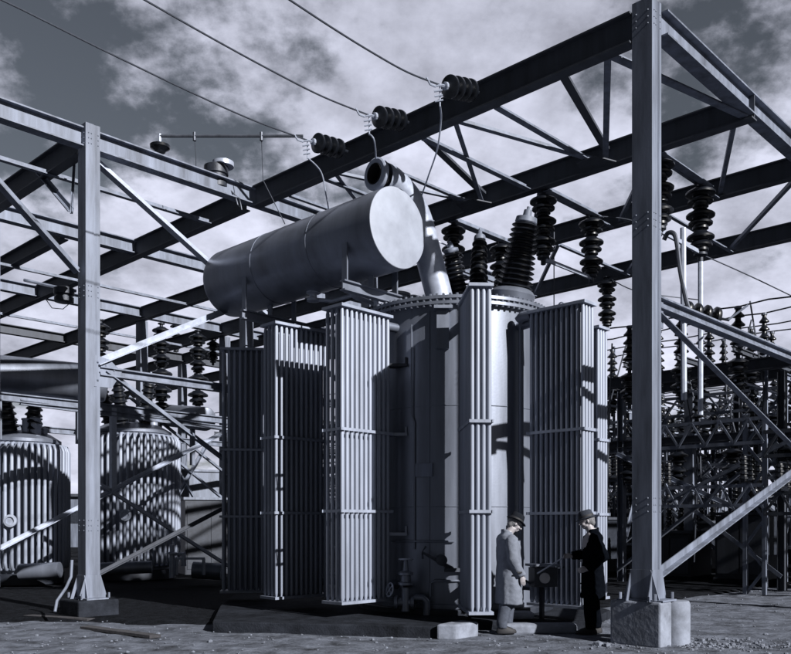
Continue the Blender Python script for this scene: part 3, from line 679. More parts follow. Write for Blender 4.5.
# tube bus at the upper left
bz = pt(160,136,16.5).z
b0, b1 = pt(160,136,16.5), pt(303,136,16.2)
rod('bus_tube', [b0, b1], .03, 'dsteel', 'thin horizontal bus tube above the left cross girder', 'bus tube')
pi_ = thing('pin_insulator', 'small dark cap insulator under the left end of the bus tube', 'insulator', b0-Z*.28)
MB().lathe([(.05,0),(.10,.0),(.12,.03),(.19,.08),(.20,.13),(.10,.16),(.05,.17)], b0-Z*.32, n=18).build('porcelain', PR, pi_, ang=40); MB().lathe([(.03,0),(.03,.2)], b0-Z*.16, n=8).build('pin', M['pale'], pi_)
for x, e, l in ((195, (196,178), 'left'), (262, (285,224), 'right')):
    p = b0+(b1-b0)*((x-160)/143)
    b = MB().lathe([(.035,-.09),(.035,.07)], p, n=8); b.tube([p, pt(x+1, (136+e[1])/2, 16.5), pt(e[0], e[1], 16.6)], .009, 6)
    tag(b.build('drop_wire', M['wire'], origin=p), '%s thin wire hanging from the horizontal bus tube' % l, 'wire', 'wires hanging from the bus tube')
# arrester on the cross girder
ar = thing('lightning_arrester', 'squat metal cylinder fitting standing at the corner of the left girders', 'arrester', pt(219,186,17.0))
q = pt(217,189,17.0)
MB().lathe([(.20,0),(.24,.01),(.24,.16),(.21,.18),(.21,.26),(.245,.28),(.245,.44),(.20,.46)], q-V*.02, n=24).build('body', M['dark'], ar, ang=30)
MB().lathe([(.18,0),(.22,.01),(.22,.10),(.15,.13),(.0,.14)], q+Vector((.12,0,.44)), n=24).build('cap', M['pale'], ar, ang=30)
MB().tube([q+Vector((.24,0,.0)), q+Vector((.36,0,-.1)), q+Vector((.42,0,-.32)), q+Vector((.5,0,-.42)), q+Vector((.46,0,-.2)), q+Vector((.3,0,-.06))], .014, 6).build('lead', M['wire'], ar)
# dark box insulator left of the left post
lb = thing('line_trap', 'small dark coil hanging left of the left post', 'fitting', pt(63,300,15.2))
MB().lathe([(.10,-.0),(.17,.02),(.17,.10),(.13,.11),(.13,.14),(.18,.15),(.18,.26),(.12,.28)], pt(64,303,15.2), n=18).build('coil', M['dark'], lb, ang=30)
MB().tube([pt(24,280,15.2), pt(64,289,15.2), pt(76,291,15.2)], .03, 6).build('arm', M['steel'], lb)
MB().tube([pt(45,298,15.2), pt(52,308,15.2), pt(63,309,15.2), pt(70,303,15.2)], .008, 6).build('lead', M['wire'], lb)
# horizontal dark stack behind the right brace
hs_ = place(sp, pt(728,320,15.5), 'dark disc insulator stack lying level under the right side beam', 'strain insulators on the front girder', axis_rot(Vector((-1,-.1,.17))), 1.15)
rod('post_bracket', [pt(728,320,15.5), pt(748,305,15.4)], .02, 'steel', 'short strut holding the level disc stack at the right', 'strut')
# ------------------------------------------------------------------ people (built facing +x, then turned)
def ring(cx, cy, z, rx, ry, n=20, fn=None, tilt=0):
    out = []
    for k in range(n):
        t = 2*math.pi*k/n; f = fn(t) if fn else 1
        x = rx*math.cos(t)*f; y = ry*math.sin(t)*f
        out.append(Vector((cx+x, cy+y, z+x*tilt)))
    return out
def person(loc, face, label, kind):
    t = thing('person', label, 'person', loc)
    Rz = Matrix.Rotation(face, 3, 'Z'); L0 = Vector(loc)
    def fin(mb, name, m, par, vox=None, sub=0, ang=60, lab=None):
        mb.v = [tuple(L0+Rz @ Vector(v)) for v in mb.v]
        o = mb.build(name, M[m], par, ang=ang)
        if vox:
            md = o.modifiers.new('remesh', 'REMESH'); md.mode = 'VOXEL'; md.voxel_size = vox; md.use_smooth_shade = True
            sm = o.modifiers.new('smooth', 'SMOOTH'); sm.factor = .5; sm.iterations = 4
        if lab: o['label'] = lab
        return o
    P1 = kind == 1
    nod = R(28 if P1 else 16); hp = Vector((.05 if P1 else .04, 0, 1.50))      # neck top
    Rh = Matrix.Rotation(nod, 3, 'Y')
    def H(x, y, z): return hp+Rh @ Vector((x, y, z))
    b = MB()
    # torso, neck, legs
    b.loft([ring(0,0,.86,.11,.16), ring(0,0,.95,.125,.175), ring(0,0,1.08,.115,.15), ring(.01,0,1.22,.125,.165), ring(.01,0,1.34,.125,.19), ring(0,0,1.42,.09,.15), ring(0,0,1.46,.06,.07)])
    b.tube([Vector((-.005,0,1.42)), Vector((.02,0,1.48)), H(.0,0,.05)], [.068,.062,.06], 14)
    feet = ((.04,.10),(-.10,-.10)) if P1 else ((.05,.10),(-.05,-.10))
    for fx, fy in feet:
        b.tube([(0,fy*.9,.92), (fx*.5+.015,fy,.50), (fx*.8,fy,.30), (fx-.02,fy,.09)], [.088,.062,.056,.04], 14)
        b.ball((fx+.05,fy,.045), .13,.042,.038, 14)
    # head
    def Hb(x, y, z, rx, ry, rz): b.ball(H(x,y,z), rx, ry, rz, 16, Rh)
    Hb(-.005,0,.145,.098,.075,.105); Hb(.035,0,.09,.055,.055,.075); Hb(.055,0,.035,.032,.030,.026)
    b.tube([H(.088,0,.135), H(.108,0,.105), H(.118,0,.088), H(.10,0,.082)], [.010,.013,.016,.012], 10)
    Hb(.092,0,.055,.012,.024,.010); Hb(.082,0,.15,.018,.05,.012)
    for s in (-1, 1):
        b.ball(H(-.005,s*.077,.11), .018,.008,.030, 10, Rh); Hb(.062,s*.038,.085,.03,.02,.024)
    # arms
    def arm(s, sh, el, wr):
        b.tube([sh, (Vector(sh)+Vector(el))/2, el], [.055,.046,.040], 12); b.tube([el, (Vector(el)+Vector(wr))/2, wr], [.041,.036,.026], 12)
        return wr
    def hand(wr, d, pn, s, curl):    # d: pointing direction, pn: palm normal, thumb on side
        wr = Vector(wr); d = Vector(d).normalized(); pn = Vector(pn); pn = (pn-d*pn.dot(d)).normalized(); sd = d.cross(pn)*s
        c = wr+d*.05; m_ = []
        b.loft([[wr+d*a+sd*math.cos(q)*w+pn*math.sin(q)*h for q in [2*math.pi*k/12 for k in range(12)]] for a, w, h in ((-.02,.026,.02),(.015,.03,.017),(.05,.042,.016),(.085,.042,.013),(.098,.036,.009))])
        for k, ln in enumerate((.070,.080,.075,.058)):
            p = wr+d*(.088-.004*abs(k-1.3))+sd*(.032-.0215*k); a = curl; q = p; pts = [p-d*.02, p]
            dirn = d.copy()
            for j, fr in enumerate((.45,.32,.23)):
                dirn = (dirn*math.cos(a*(.6+.2*j))+pn*math.sin(a*(.6+.2*j))).normalized(); q = q+dirn*ln*fr; pts.append(q)
            b.tube(pts, [.0085,.009,.0085,.008,.0062], 8)
        p = wr+d*.02+sd*.026; dt = (d*.75+sd*.6+pn*.35).normalized(); q = p+dt*.04; q2 = q+(d*.85+sd*.1+pn*.45).normalized()*.032
        b.tube([p, q, q2], [.012,.0105,.008], 8)
    if P1:
        ra = ((0,-.19,1.38), (.0,-.245,1.09), (.13,-.24,.84)); la = ((0,.19,1.38), (.02,.24,1.10), (.16,.20,.87))
        arms = [(-1, ra, (.25,0,-1), (0,1,0)), (1, la, (.35,0,-1), (0,-1,0))]; curl = .45
    else:
        la = ((0,.19,1.38), (-.13,.25,1.10), (.10,.235,.93)); ra = ((.02,-.19,1.38), (.03,-.25,1.13), (.27,-.16,1.10))
        arms = [(1, la, (1,-.05,-.12), (0,-1,-.2)), (-1, ra, (1,.15,.05), (0,.9,-.3))]; curl = .95
    for s, (sh, el, wr), d, pn in arms:
        arm(s, sh, el, wr); hand(wr, d, pn, -s, curl)
    body = fin(b, 'body', 'skin', t, .0065)
    # eyes, mouth
    e = MB()
    for s in (-1, 1): e.ball(H(.083, s*.032, .118), .011, n=8)
    fin(e, 'eyes', 'shoe', t)
    fin(MB().ball(H(.100,0,.058), .006,.02,.003, 8, Rh), 'mouth', 'hair', t)
    h = MB(); h.ball(H(-.022,0,.135), .098,.082,.092, 16, Rh); h.ball(H(-.06,0,.08), .05,.066,.06, 14, Rh)
    fin(h, 'hair', 'hair', t, .008)
    # hat
    hm = 'hat' if P1 else 'cap'; ht = MB(); hz = .175; Rb = Rh @ Matrix.Rotation(R(-4), 3, 'Y')
    def HH(x, y, z): return hp+Rh @ Vector((x, y, z))
    def hr(z, rx, ry, cx=0, dip=0): return [HH(cx+rx*math.cos(a), ry*math.sin(a), z+dip*math.cos(2*a)) for a in [2*math.pi*k/32 for k in range(32)]]
    if P1:
        ht.loft([hr(hz-.012,.095,.08,-.005), hr(hz-.016,.155,.132,.0,-.012), hr(hz-.009,.158,.135,.0,-.012), hr(hz+.004,.108,.092,-.005), hr(hz+.05,.102,.086,-.005), hr(hz+.09,.094,.074,-.005), hr(hz+.108,.075,.05,-.005), hr(hz+.100,.03,.02)])
    else:
        ht.loft([hr(hz-.02,.098,.082,-.005), hr(hz-.026,.145,.120,.01,-.008), hr(hz-.019,.148,.123,.01,-.008), hr(hz-.005,.108,.092,-.005), hr(hz+.045,.102,.086,-.005), hr(hz+.08,.092,.072,-.005), hr(hz+.096,.07,.045,-.005), hr(hz+.09,.03,.02)])
    ho = fin(ht, 'hat', hm, t, ang=40)
    bd = MB().loft([hr(hz+.0,.110,.094,-.005), hr(hz+.03,.1065,.0905,-.005), hr(hz+.03,.104,.088,-.005), hr(hz+.0,.107,.091,-.005)])
    fin(bd, 'hat_band', 'shoe', ho)
    # trousers, shoes
    tr_ = MB()
    for fx, fy in feet:
        fold = lambda q, z=fx: 1+.05*math.sin(3*q+z*9)
        tr_.loft([ring(fx-.015,fy,.075,.072,.066,20,fold), ring(fx-.02,fy,.16,.082,.074,20,fold), ring(fx*.8,fy,.32,.090,.078,20,fold), ring(fx*.6+.01,fy,.52,.098,.086), ring(.01,fy*.85,.78,.12,.10), ring(0,fy*.75,.93,.125,.11)])
    tr_.loft([ring(0,0,.84,.135,.18), ring(0,0,.95,.135,.185), ring(0,0,1.05,.12,.165)])
    fin(tr_, 'trousers', 'trou' if P1 else 'suit', t, .013)
    for fx, fy in feet:
        s = MB(); s.loft([ring(fx+.045,fy,.0,.150,.048), ring(fx+.045,fy,.02,.155,.052), ring(fx+.04,fy,.05,.145,.048), ring(fx+.01,fy,.085,.10,.042), ring(fx-.02,fy,.11,.055,.04)])
        fin(s, 'shoe', 'shoe', t, ang=50)
    # coat
    c = MB(); hem = .42 if P1 else .50
    fl = lambda z: (lambda q: 1+.045*max(0, (1.0-z))/.6*math.sin(5*q+z*2)+.03*math.sin(9*q+1.3+z*3)*max(0, 1.1-z))
    rx0, ry0 = (.175,.245) if P1 else (.150,.235)
    lv = [(hem,1.12,1.02),(hem+.02,1.14,1.04),(.60,1.09,1.02),(.78,1.04,.99),(.92,1.0,.96),(1.04,.94,.90),(1.18,.93,.89),(1.30,.92,.93),(1.38,.84,.93),(1.425,.68,.80),(1.455,.50,.48),(1.475,.40,.34)]
    sh_ = lambda z: (.02*(1.2-z) if P1 else -.01)
    c.loft([ring(sh_(z)-(.02 if z > 1.35 else 0), 0, z, rx0*a, ry0*b_, 36, fl(z)) for z, a, b_ in lv])
    for s, (sh, el, wr), d, pn in arms:
        sh, el, wr = map(Vector, (sh, el, wr)); cu = wr+(wr-el).normalized()*.0
        m1 = (sh+el)/2; m2 = (el+wr)/2
        c.tube([sh+Vector((0,-.03*s,.03)), sh, m1, el, m2, cu], [.055,.092,.086,.078,.072,.064], 18)
    # collar and lapels
    c.loft([ring(-.01,0,1.44,.092,.100,24,tilt=-.3), ring(-.015,0,1.50,.085,.088,24,tilt=-.3), ring(-.015,0,1.505,.070,.072,24,tilt=-.3), ring(-.01,0,1.44,.07,.08,24,tilt=-.3)])
    if P1: c.bar((.155,-.03,1.36),(.20,-.02,.50),.05,.02,V)
    co = fin(c, 'coat', 'coat' if P1 else 'suit', t, .011)
    tx = bpy.data.textures.new('cloth_folds', 'CLOUDS'); tx.noise_scale = .19; tx.noise_depth = 2
    for ob in (co,):
        dm = ob.modifiers.new('folds', 'DISPLACE'); dm.texture = tx; dm.strength = .042; dm.mid_level = .5; dm.texture_coords = 'LOCAL'
    bt = MB()
    for k in range(4): bt.ball((rx0*1.03+.012, .05, .72+.16*k), .012, n=8)
    if P1: bt.box((.08,-.315,.90), .07, .02, .02)
    fin(bt, 'buttons', 'shoe', co)
    fin(MB().loft([ring(.0,0,1.44,.068,.072,20,tilt=-.25), ring(.005,0,1.495,.064,.067,20,tilt=-.25)]), 'shirt_collar', 'shirt', t, ang=50)
    if P1:
        for s, (sh, el, wr), d, pn in arms:
            wr = Vector(wr)
    return t
p1 = Vector((1.82, 12.52, 0)); p2 = Vector((3.03, 12.35, 0))
per1 = person(p1, R(8), 'man in a pale raincoat and dark hat standing in profile, facing right, looking down', 1)
per2 = person(p2, R(180-6), 'man in a black overcoat and grey hat, facing left beside the concrete block', 2)
per2.scale = (1.03,)*3; per1.scale = (1.01,)*3
hp2 = p2+Matrix.Rotation(R(174), 3, 'Z') @ (Vector((.36,-.145,1.10))*1.03)
st = MB().tube([hp2+Vector((.14,0,.07)), hp2, hp2+Vector((-.42,.0,-.26))], .011, 8)
tag(st.build('thin_rod', M['pale'], origin=hp2), 'thin pale rod held out by the man in black', 'rod')
# ------------------------------------------------------------------ background at the left: two small ribbed transformers
def ribbed_tank(c, r, z0, z1, label, seed=0):
    c = Vector(c); t = thing('ribbed_transformer', label, 'transformer', c)
    b = MB().lathe([(r*.80,z0),(r*.80,z1),(r*.84,z1+.02),(r*.84,z1+.1),(r*.6,z1+.28),(r*.25,z1+.36),(0,z1+.38)], c, n=40); b.build('tank', M['paint'], t, ang=30)
    f = MB(); n = 46
    for k in range(n):
        a = 2*math.pi*k/n; d = Vector((math.cos(a), math.sin(a), 0)); p = c+d*r*.78; q = c+d*r
        f.tube([p+Z*(z1-.04), q+Z*(z1-.07)-d*.05, q+Z*(z1-.2), q+Z*(z0+.3), q+Z*(z0+.13)-d*.05, p+Z*(z0+.1)], .043, 8)
    f.build('cooling_tubes', M['radp'], t, ang=60)
    rn = random.Random(seed); l = MB()
    for k in range(10):
        a = rn.random()*6.3; rr = r*.62*rn.random()**.5; h = .2+.35*rn.random(); w = .06+.10*rn.random()
        l.lathe([(w*1.3,0),(w*1.3,.05),(w,.06),(w,h),(w*1.2,h+.01),(w*1.2,h+.05),(0,h+.07)], c+Vector((math.cos(a)*rr, math.sin(a)*rr, z1+.15)), n=14)
    l.build('lid_fittings', M['pale'], t, ang=30)
    MB().lathe([(r*.9,.05),(r*.9,z0),(r*.7,z0+.02)], c, n=30).build('base', M['dark'], t)
    hh = MB().lathe([(.16,0),(.16,.06),(.10,.07),(.10,.03)], c+Vector((.0+.25,-r-.06,z0+.40*(z1-z0))), (.1,-1,0), 20); hh.build('handhole', M['pale'], t)
    for k in range(3):
        a = R(200+k*60); p = c+Vector((math.cos(a)*r*.42, math.sin(a)*r*.42, z1+.2)); d = Vector((math.cos(a)*.25, math.sin(a)*.25, 1)).normalized()
        s = MB().lathe(ribbed(1.3,.26,.17,8), p, d, 20).build('bushing', PR, t, ang=25)
        MB().lathe([(.14,0),(.15,.03),(.12,.14),(.04,.16),(.03,.32)], p+d*1.28, d, 12).build('terminal_cap', M['pale'], s)
    return t
def far_drum(a, b_, r, label):
    a = Vector(a); b_ = Vector(b_); d = b_-a; L_ = d.length; d.normalize()
    t = thing('oil_drum', label, 'oil drum', a)
    MB().lathe([(0,-.06),(r*.6,-.05),(r*.95,-.01),(r,.03),(r,L_-.1),(r*.93,L_+.02),(r*.6,L_+.10),(0,L_+.13)], a, d, 36).build('shell', M['paint'], t, ang=30)
    for k in (.2, .8): p = a+d*L_*k; MB().bar(p-Z*r*.9, Vector((p.x, p.y, p.z-r-1.1)), .12).build('leg', M['steel'], t)
    return t
T2 = pt(132, 575, 24.5); T2.z = 0; ribbed_tank(T2, 1.34, .32, 4.20, 'small ribbed round transformer between the left post and the leftmost radiator', 1)
T3 = pt(22, 575, 22.5); T3.z = 0; ribbed_tank(T3, 1.18, .34, 3.75, 'ribbed round transformer cut by the left edge of the picture', 2)
far_drum(pt(104,384,21.5), pt(-30,372,20.0), .47, 'pale horizontal oil drum behind the left post')
far_drum(pt(205,419,25.0), pt(150,414,29.5), .36, 'small oil drum with a pale round end left of the leftmost radiator')
# pipes on the ground
rod('ground_pipe', [pt(100,569,21), pt(152,567,21.3)], .16, 'paint', 'pale pipe lying on the ground in front of the small ribbed transformer', 'pipe', n=16)
rod('ground_pipe', [pt(20,572,21), pt(60,570,21)], .2, 'paint', 'pale pipe lying on the ground at the far left', 'pipe', n=16)
rod('ground_pipe', [pt(193,570,22), pt(222,572,22)], .22, 'paint', 'short pale pipe on the ground beside the leftmost radiator', 'pipe', n=16)
vb2 = thing('valve_cluster', 'valve and small frame right of the small ribbed transformer', 'valve', pt(172,576,21.5))
b = MB(); q = pt(172,578,21.5); b.tube([q, q+Z*.6, q+Z*.62+Vector((.3,0,0)), q+Vector((.3,0,.3))], .07, 10); b.lathe([(.05,0),(.14,.01),(.14,.05),(.06,.07),(.06,.25)], q+Z*.6, n=14); b.build('valve_body', M['pale'], vb2)
b = MB(); q = pt(190,575,21.5)
for dx in (-.35,.35): b.bar(q+Vector((dx,0,0)), q+Vector((dx,0,.42)), .06)
b.bar(q+Vector((-.38,0,.42)), q+Vector((.38,0,.42)), .06); b.build('frame', M['pale'], vb2)
# switchgear cabinets, far left gap
def cabinet(c, sx, sy, h, m, label):
    c = Vector(c); t = thing('switchgear_cabinet', label, 'cabinet', c)
    MB().box(c+Z*h/2, sx, sy, h, (.9,.43,0), (-.43,.9,0)).build('case', M[m], t, smooth=False)
    MB().box(c+Z*(h+.04), sx+.12, sy+.12, .08, (.9,.43,0), (-.43,.9,0)).build('roof', M['steel'], t, smooth=False)
    d = MB()
    for k in range(2): d.box(c+Vector((.43,-.9,0))*(sy/2+.012)+Vector((.9,.43,0))*(k-.5)*sx*.48+Z*h*.5, sx*.44, .02, h*.84, (.9,.43,0), (-.43,.9,0))
    d.build('doors', M[m], t, smooth=False)
    return t
cabinet((-7.8,32,0), 2.6, 1.6, 3.6, 'steel', 'grey cabinet seen through the braces left of the leftmost radiator')
cabinet((-5.9,27.5,0), 1.6, 1.2, 2.4, 'dark', 'dark low cabinet just left of the leftmost radiator')
# oil breakers
def breaker_proto():
    t = thing('oil_breaker', 'x', 'circuit breaker', (0,0,0))
    for x in (-1.0, 0, 1.0):
        MB().lathe([(0,.45),(.25,.47),(.42,.6),(.42,1.9),(.45,1.91),(.45,2.0),(.40,2.05),(.3,2.15),(0,2.2)], (x,0,0), n=24).build('tank', M['dark'], t, ang=30)
        for s in (-1, 1):
            MB().lathe(ribbed(1.1,.13,.09,8), (x,s*.15,2.05), (.0,s*.35,1), 12).build('bushing', PR, t, ang=25)
    f = MB()
    for x in (-1.5, 1.5):
        for y in (-.45, .45): f.bar((x,y,0), (x,y,.95), .09)
        f.bar((x,-.5,.95), (x,.5,.95), .09)
    for y in (-.45,.45): f.bar((-1.55,y,.95), (1.55,y,.95), .09)
    f.build('frame', M['steel'], t)
    return t
brk = breaker_proto()
RU = math.atan2(U.y, U.x)
names = ['nearest', 'second nearest', 'third nearest', 'fourth nearest', 'farthest']
cnt = 0
for (u, v) in ((3.2,15.2),(8.6,16),(14,17),(-1.5,14.5),(22,21),(29,23),(4,24),(10,26),(33,14),(38,19)):
    cnt += 1
    place(brk, W(u,v,0), 'dark three-tank oil circuit breaker, %s of the breakers counted from the right' % {4:'first',1:'second',2:'third',7:'fourth',3:'fifth',8:'sixth',5:'seventh',6:'eighth',9:'ninth',10:'tenth'}[cnt], 'oil circuit breakers in the yard behind', (0,0,RU))
# racks: rows along u with two beams, posts, bracing, and standing / hanging insulators
posti = post_proto(4, .19, 1.0)
posts = post_proto(5, .16, 1.15)
small_h = hang_proto(2)
def lattice_row(v, us, zt, label):
    t = thing('lattice_frame', label, 'steel frame', W(us[0], v, 0)); r_ = random.Random(int(v*7))
    zt0 = zt
    for a in range(len(us)-1):
        u0, u1 = us[a], us[a+1]; m = MB(); zt = zt0*(.8+.25*r_.random())
        for u in (u0, u0+(u1-u0)*.16): m.bar(W(u,v,0), W(u,v,zt), .09)
        n = 7
        for k in range(n): 
            z0, z1_ = zt*k/n, zt*(k+1)/n; ua, ub = (u0, u0+(u1-u0)*.16) if k % 2 else (u0+(u1-u0)*.16, u0)
            m.bar(W(ua,v+.03,z0), W(ub,v+.03,z1_), .06)
        for z in (zt, zt-.55, zt*.62, zt*.62-.45): m.bar(W(u0,v-.03,z), W(u1,v-.03,z), .08)
        q = 8
        for k in range(q):
            ua, ub = u0+(u1-u0)*k/q, u0+(u1-u0)*(k+1)/q
            za, zb_ = (zt, zt-.55) if k % 2 else (zt-.55, zt)
            m.bar(W(ua,v-.05,za), W(ub,v-.05,zb_), .05); m.bar(W(ua,v-.05,za-zt*.38), W(ub,v-.05,zb_-zt*.38+.1), .05)
        m.build('lattice_panel', M['dsteel' if a % 3 == 1 else 'steel'], t)
        for k in range(3):
            if r_.random() < .35: continue
            uu = u0+(u1-u0)*(k+.3+.6*r_.random())/3
            sw = MB(); sw.bar(W(uu,v-.5,zt*.62+.1), W(uu,v+.5,zt*.62+.1), .09)
            for dv in (-.45, 0, .45): sw.lathe(ribbed(.55,.11,.09,5), W(uu,v+dv,zt*.62+.1), Z, 10)
            sw.bar(W(uu,v-.5,zt*.62+.68), W(uu,v+.5,zt*.62+.70+.2*(k%2)), .035); sw.build('switch_unit', M['porc'], t, ang=25)
    return t
lattice_row(9.3, [-3.5,-.8,1.9,4.6], 4.2, 'nearest open lattice frame at the right behind the near post braces')
lattice_row(13.9, [-4,-.5,3,6.5,10,13.5,17], 5.4, 'second open lattice frame in the yard behind the transformer')
lattice_row(18.8, [-4,0,4,8,12,16,20,24,28,32], 6.0, 'third open lattice frame in the yard behind the transformer')
lattice_row(25, [-4,1,6,11,16,21,26,31,36,41], 6.6, 'fourth open lattice frame in the yard behind the transformer')
lattice_row(33, [-4,2,8,14,20,26,32,38,44,50], 7.4, 'farthest open lattice frame in the yard behind the transformer')
def rack(v, us, z1, z2, idx, dense=True, w=.2):
    nm = names[idx]
    t = thing('switch_rack', '%s dark steel switch rack in the yard behind the transformer' % nm, 'steel rack', W(us[0], v, 0))
    m = MB(); 
    for z, h in ((z1,.30),(z2,.20)):
        MB().ibeam(W(us[0],v,z-h/2), W(us[-1],v,z-h/2), w, h).build('beam', M['dsteel'], t)
        if z == z2: MB().ibeam(W(us[0],v+1.6,z-h/2-.01), W(us[-1],v+1.6,z-h/2-.01), .14, .16).build('beam', M['steel'], t)
    for i, u in enumerate(us):
        for dv in (0, 1.6):
            MB().ibeam(W(u,v+dv,0), W(u,v+dv,z1-.37), .20, .18, .02, up=U).build('post', M['steel' if i % 2 else 'dsteel'], t)
        MB().ibeam(W(u,v+.14,z1-.5), W(u,v+1.46,z1-.5), .12, .16).build('tie', M['steel'], t)
        MB().angle(W(u+.14,v,.4), W(u+.14,v+1.6,z2-.5), .09, .015).build('brace', M['steel'], t)
        if i < len(us)-1:
            u2 = us[i+1]
            if i % 2 == 0:
                MB().angle(W(u,v-.15,.3), W(u2,v-.15,z2-.4), .10, .016).build('brace', M['steel'], t)
                MB().angle(W(u2,v-.17,.3), W(u,v-.17,z2-.4), .10, .016).build('brace', M['steel'], t)
            for k in range(3):
                uu = u+(u2-u)*(k+.5)/3
                MB().ibeam(W(uu,v-1.2,z1+.09), W(uu,v+2.8,z1+.09), .1, .14).build('cross_arm', M['dsteel'], t)
                MB().bar(W(uu,v-1.1,z2+1.1+.04), W(uu,v+2.7,z2+1.1+.04), .05).build('bus_bar', M['pale'], t) if dense else None
    r_ = random.Random(idx*5+1)
    for k in range(26):
        u = us[0]+(us[-1]-us[0])*r_.random(); dv = r_.choice((-.9, 0, .8, 1.6)); zt_ = z1+r_.uniform(.2, 1.5); zl = r_.uniform(.5, z2)
        if r_.random() < .45:
            MB().bar(W(u,v+dv,0), W(u,v+dv,zt_), .07).build('conduit', M['steel' if k % 2 else 'pale'], t)
        else:
            a_, b_ = W(u,v+dv,zt_), W(u+r_.uniform(-1.2,1.2),v+dv+r_.uniform(-1,1),zl)
            MB().tube([a_, (a_+b_)/2+U*r_.uniform(-.3,.3), b_], .022, 5).build('dropper', M['wire'], t)
    return t
gi = {}
def ins(proto, p, what, nm, scale=1, rot=None):
    k = (what, nm); gi.setdefault(k, []).append((proto, p, scale, rot))
rk = [(11.0, [-6.5,-2.2,2.1,6.4,10.7], 5.75, 3.95, 0), (15.6, [-4,.5,5,9.5,14,18.5,23,27.5,32], 6.25, 4.3, 1), (21, [-7,-2,3,8,13,18,23,28,33], 5.6, 4.3, 2),
      (28, [-6,0,6,12,18,24,30,36,42], 6.5, 4.6, 3), (37, [-6,2,10,18,26,34,42,50], 6.4, 4.6, 4)]
for v, us, z1, z2, i in rk:
    rack(v, us, z1, z2, i, i < 3)
    for a, u in enumerate(us[:-1]):
        u2 = us[a+1]
        for k in range(3):
            uu = u+(u2-u)*(k+.5)/3
            x = W(uu, v, 0); px = PX+F*x.x/x.y
            if px > 835 or (px < -30) or (232 < px < 600): continue
            ins(posti, W(uu, v-.9, z1+.16), 'on the front arms', names[i])
            ins(posts, W(uu, v+.8, z1+.16), 'on the middle of the arms', names[i])
            ins(small_h, W(uu, v-.9, z1-.05), 'hung under the front arms', names[i])
            if i < 3: ins(posts, W(uu, v+.0, z2+.0), 'on the lower front beam', names[i], .95)
            if i < 2: ins(small_h, W(uu+.5, v+.0, z2-.35), 'hung under the lower beam', names[i])
            if i in (1, 2): ins(posti, W(uu+.6, v+1.6, z2+.0), 'on the lower rear beam', names[i])
for (what, nm), L_ in gi.items():
    L_.sort(key=lambda e: -(e[1].x/e[1].y))
    for j, (pr_, p, s, r_) in enumerate(L_):
        o_ = (ORD[j+1] if j < 20 else 'last')+' from the right'
        place(pr_, p, ('insulator %s, %s rack, %s' % (what, nm, o_)), 'insulators on the racks behind', r_, s)
# wires between racks
wn = 0
for v, us, z1, z2, i in rk[:4]:
    for k, dv in enumerate((-.9, .8)):
        z = z1+(1.2 if dv < 0 else 1.35)
        pts = [W(us[0]+(us[-1]-us[0])*q/24, v+dv, z+(0 if q % 2 == 0 else -.05)) for q in range(25)]
        rod('bus_wire', pts, .02, 'wire', 'long bus wire on the %s insulators of the %s rack' % ('front' if k == 0 else 'middle', names[i]), 'wire', 'bus wires on the racks')
# tall post with pale side behind the right bracing
tp_ = thing('steel_post', 'isolated steel post with a pale sunlit side right of the near gantry post', 'post', onV(690,590,12.6))
pb = onV(690,560,12.6); pb.z = 0; cm = MB(); cm.bar(pb, Vector((pb.x, pb.y, 5.3)), .22, .26, U); cm.build('shaft', M['steel'], tp_, smooth=False)
MB().box(Vector((pb.x, pb.y, 5.33)), .5, .5, .05, V, U).build('top_plate', M['steel'], tp_, smooth=False)
for p, q, w, l in ((onV(616,456,10.5), onV(745,515,10.5), .12, 'long grey brace crossing behind the near post low down'), (onV(668,503,10.6), onV(800,438,10.6), .10, 'dark rising brace at the right edge'),
                (onV(664,282,9.0), onV(800,480,9.0), .10, None)):
    if l: tag(MB().angle(p, q, w, .02).build('yard_brace', M['steel'], origin=p), l, 'brace')
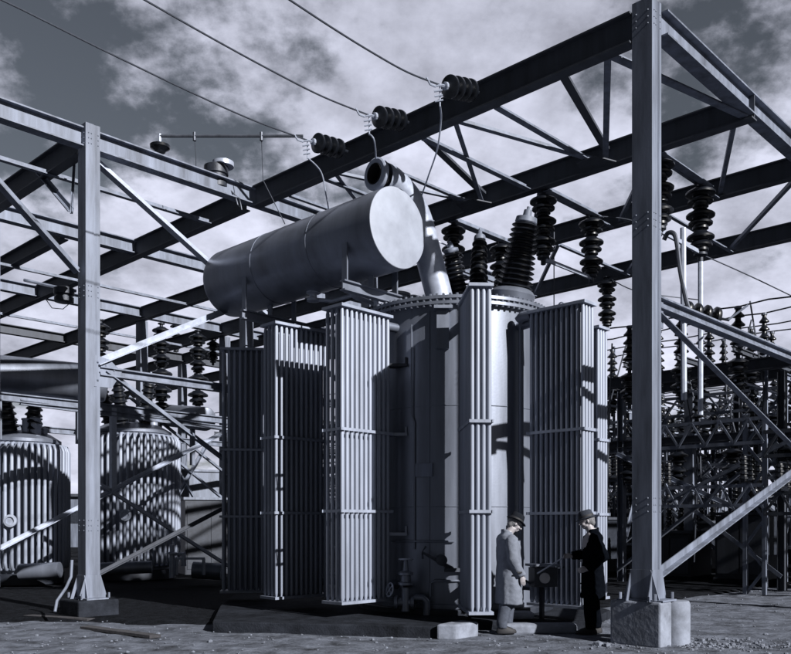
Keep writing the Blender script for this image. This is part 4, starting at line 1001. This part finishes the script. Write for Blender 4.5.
# low boundary wall far off
tag(MB().box((5, 75, .5), 160, .3, 1.0).build('boundary_wall', M['dark'], smooth=False), 'long low dark boundary wall beyond the yard', 'wall')
rnd = random.Random(11)
def shed(c, sx, sy, h, label):
    c = Vector(c); t = thing('equipment_house', label, 'shed', c)
    MB().box(c+Z*h/2, sx, sy, h).build('wall', M['steel'], t, smooth=False); MB().box(c+Z*(h+.1), sx+.5, sy+.5, .2).build('roof', M['dsteel'], t, smooth=False)
    w = MB()
    for k in range(int(sx//1.6)): w.box(c+Vector((-sx/2+.9+k*1.6, -sy/2-.015, h*.6)), .8, .03, .9)
    w.build('windows', M['dark'], t, smooth=False)
shed((23, 58, 0), 9, 5, 3.4, 'small flat-roofed equipment house far behind at the right')
shed((-20, 62, 0), 9, 5, 3.6, 'small flat-roofed equipment house far behind at the left')

def cubicle(u, v, w, d, h, label):
    c = W(u, v, 0); t = thing('switch_cubicle', label, 'cabinet', c)
    MB().box(c+Z*(h/2+.15), d, w, h, V, U).build('case', M['dark'], t, smooth=False)
    MB().box(c+Z*(h+.20), d+.2, w+.12, .08, V, U).build('roof', M['dsteel'], t, smooth=False)
    for k in range(2): MB().box(c-V*(d/2+.012)+U*(k-.5)*w*.48+Z*(h*.52+.1), .02, w*.44, h*.82, V, U).build('door', M['dsteel'], t, smooth=False)
    for k in (-1, 0, 1): MB().lathe(ribbed(.8,.12,.09,7), c+U*k*w*.3+Z*(h+.23), Z, 12).build('bushing', PR, t, ang=25)
    MB().box(c+Z*.075, d+.1, w+.1, .15, V, U).build('base', M['shadec'], t, smooth=False)
k_ = 0
for (u, v, w, h) in ((.9,12.6,1.2,1.3),(3.6,12.9,1.3,1.7),(5.6,13.0,1.2,1.2),(8.6,13.4,1.3,1.6),
                     (3.5,17.4,1.4,1.7),(7,17.6,1.3,1.5),(10.5,17.8,1.4,1.8),(14,18,1.4,1.6),(23,19.5,2.6,2.8),(27,20,2.6,2.5),(31,20.5,3,2.9),(35,21,3,2.7),(26,12.5,2.2,2.2),(30,13,2.2,2.5)):
    k_ += 1
    row = 'front' if v < 14 and u < 20 else 'rear right' if u < 20 else 'far left'
    n_ = {1:1,2:2,3:3,4:4,5:1,6:2,7:3,8:4,13:1,14:2,9:3,10:4,11:5,12:6}[k_]
    cubicle(u, v, w, 1.4, h, 'dark cubicle with three bushings on top, %s from the right in the %s row' % (ORD[n_], row))
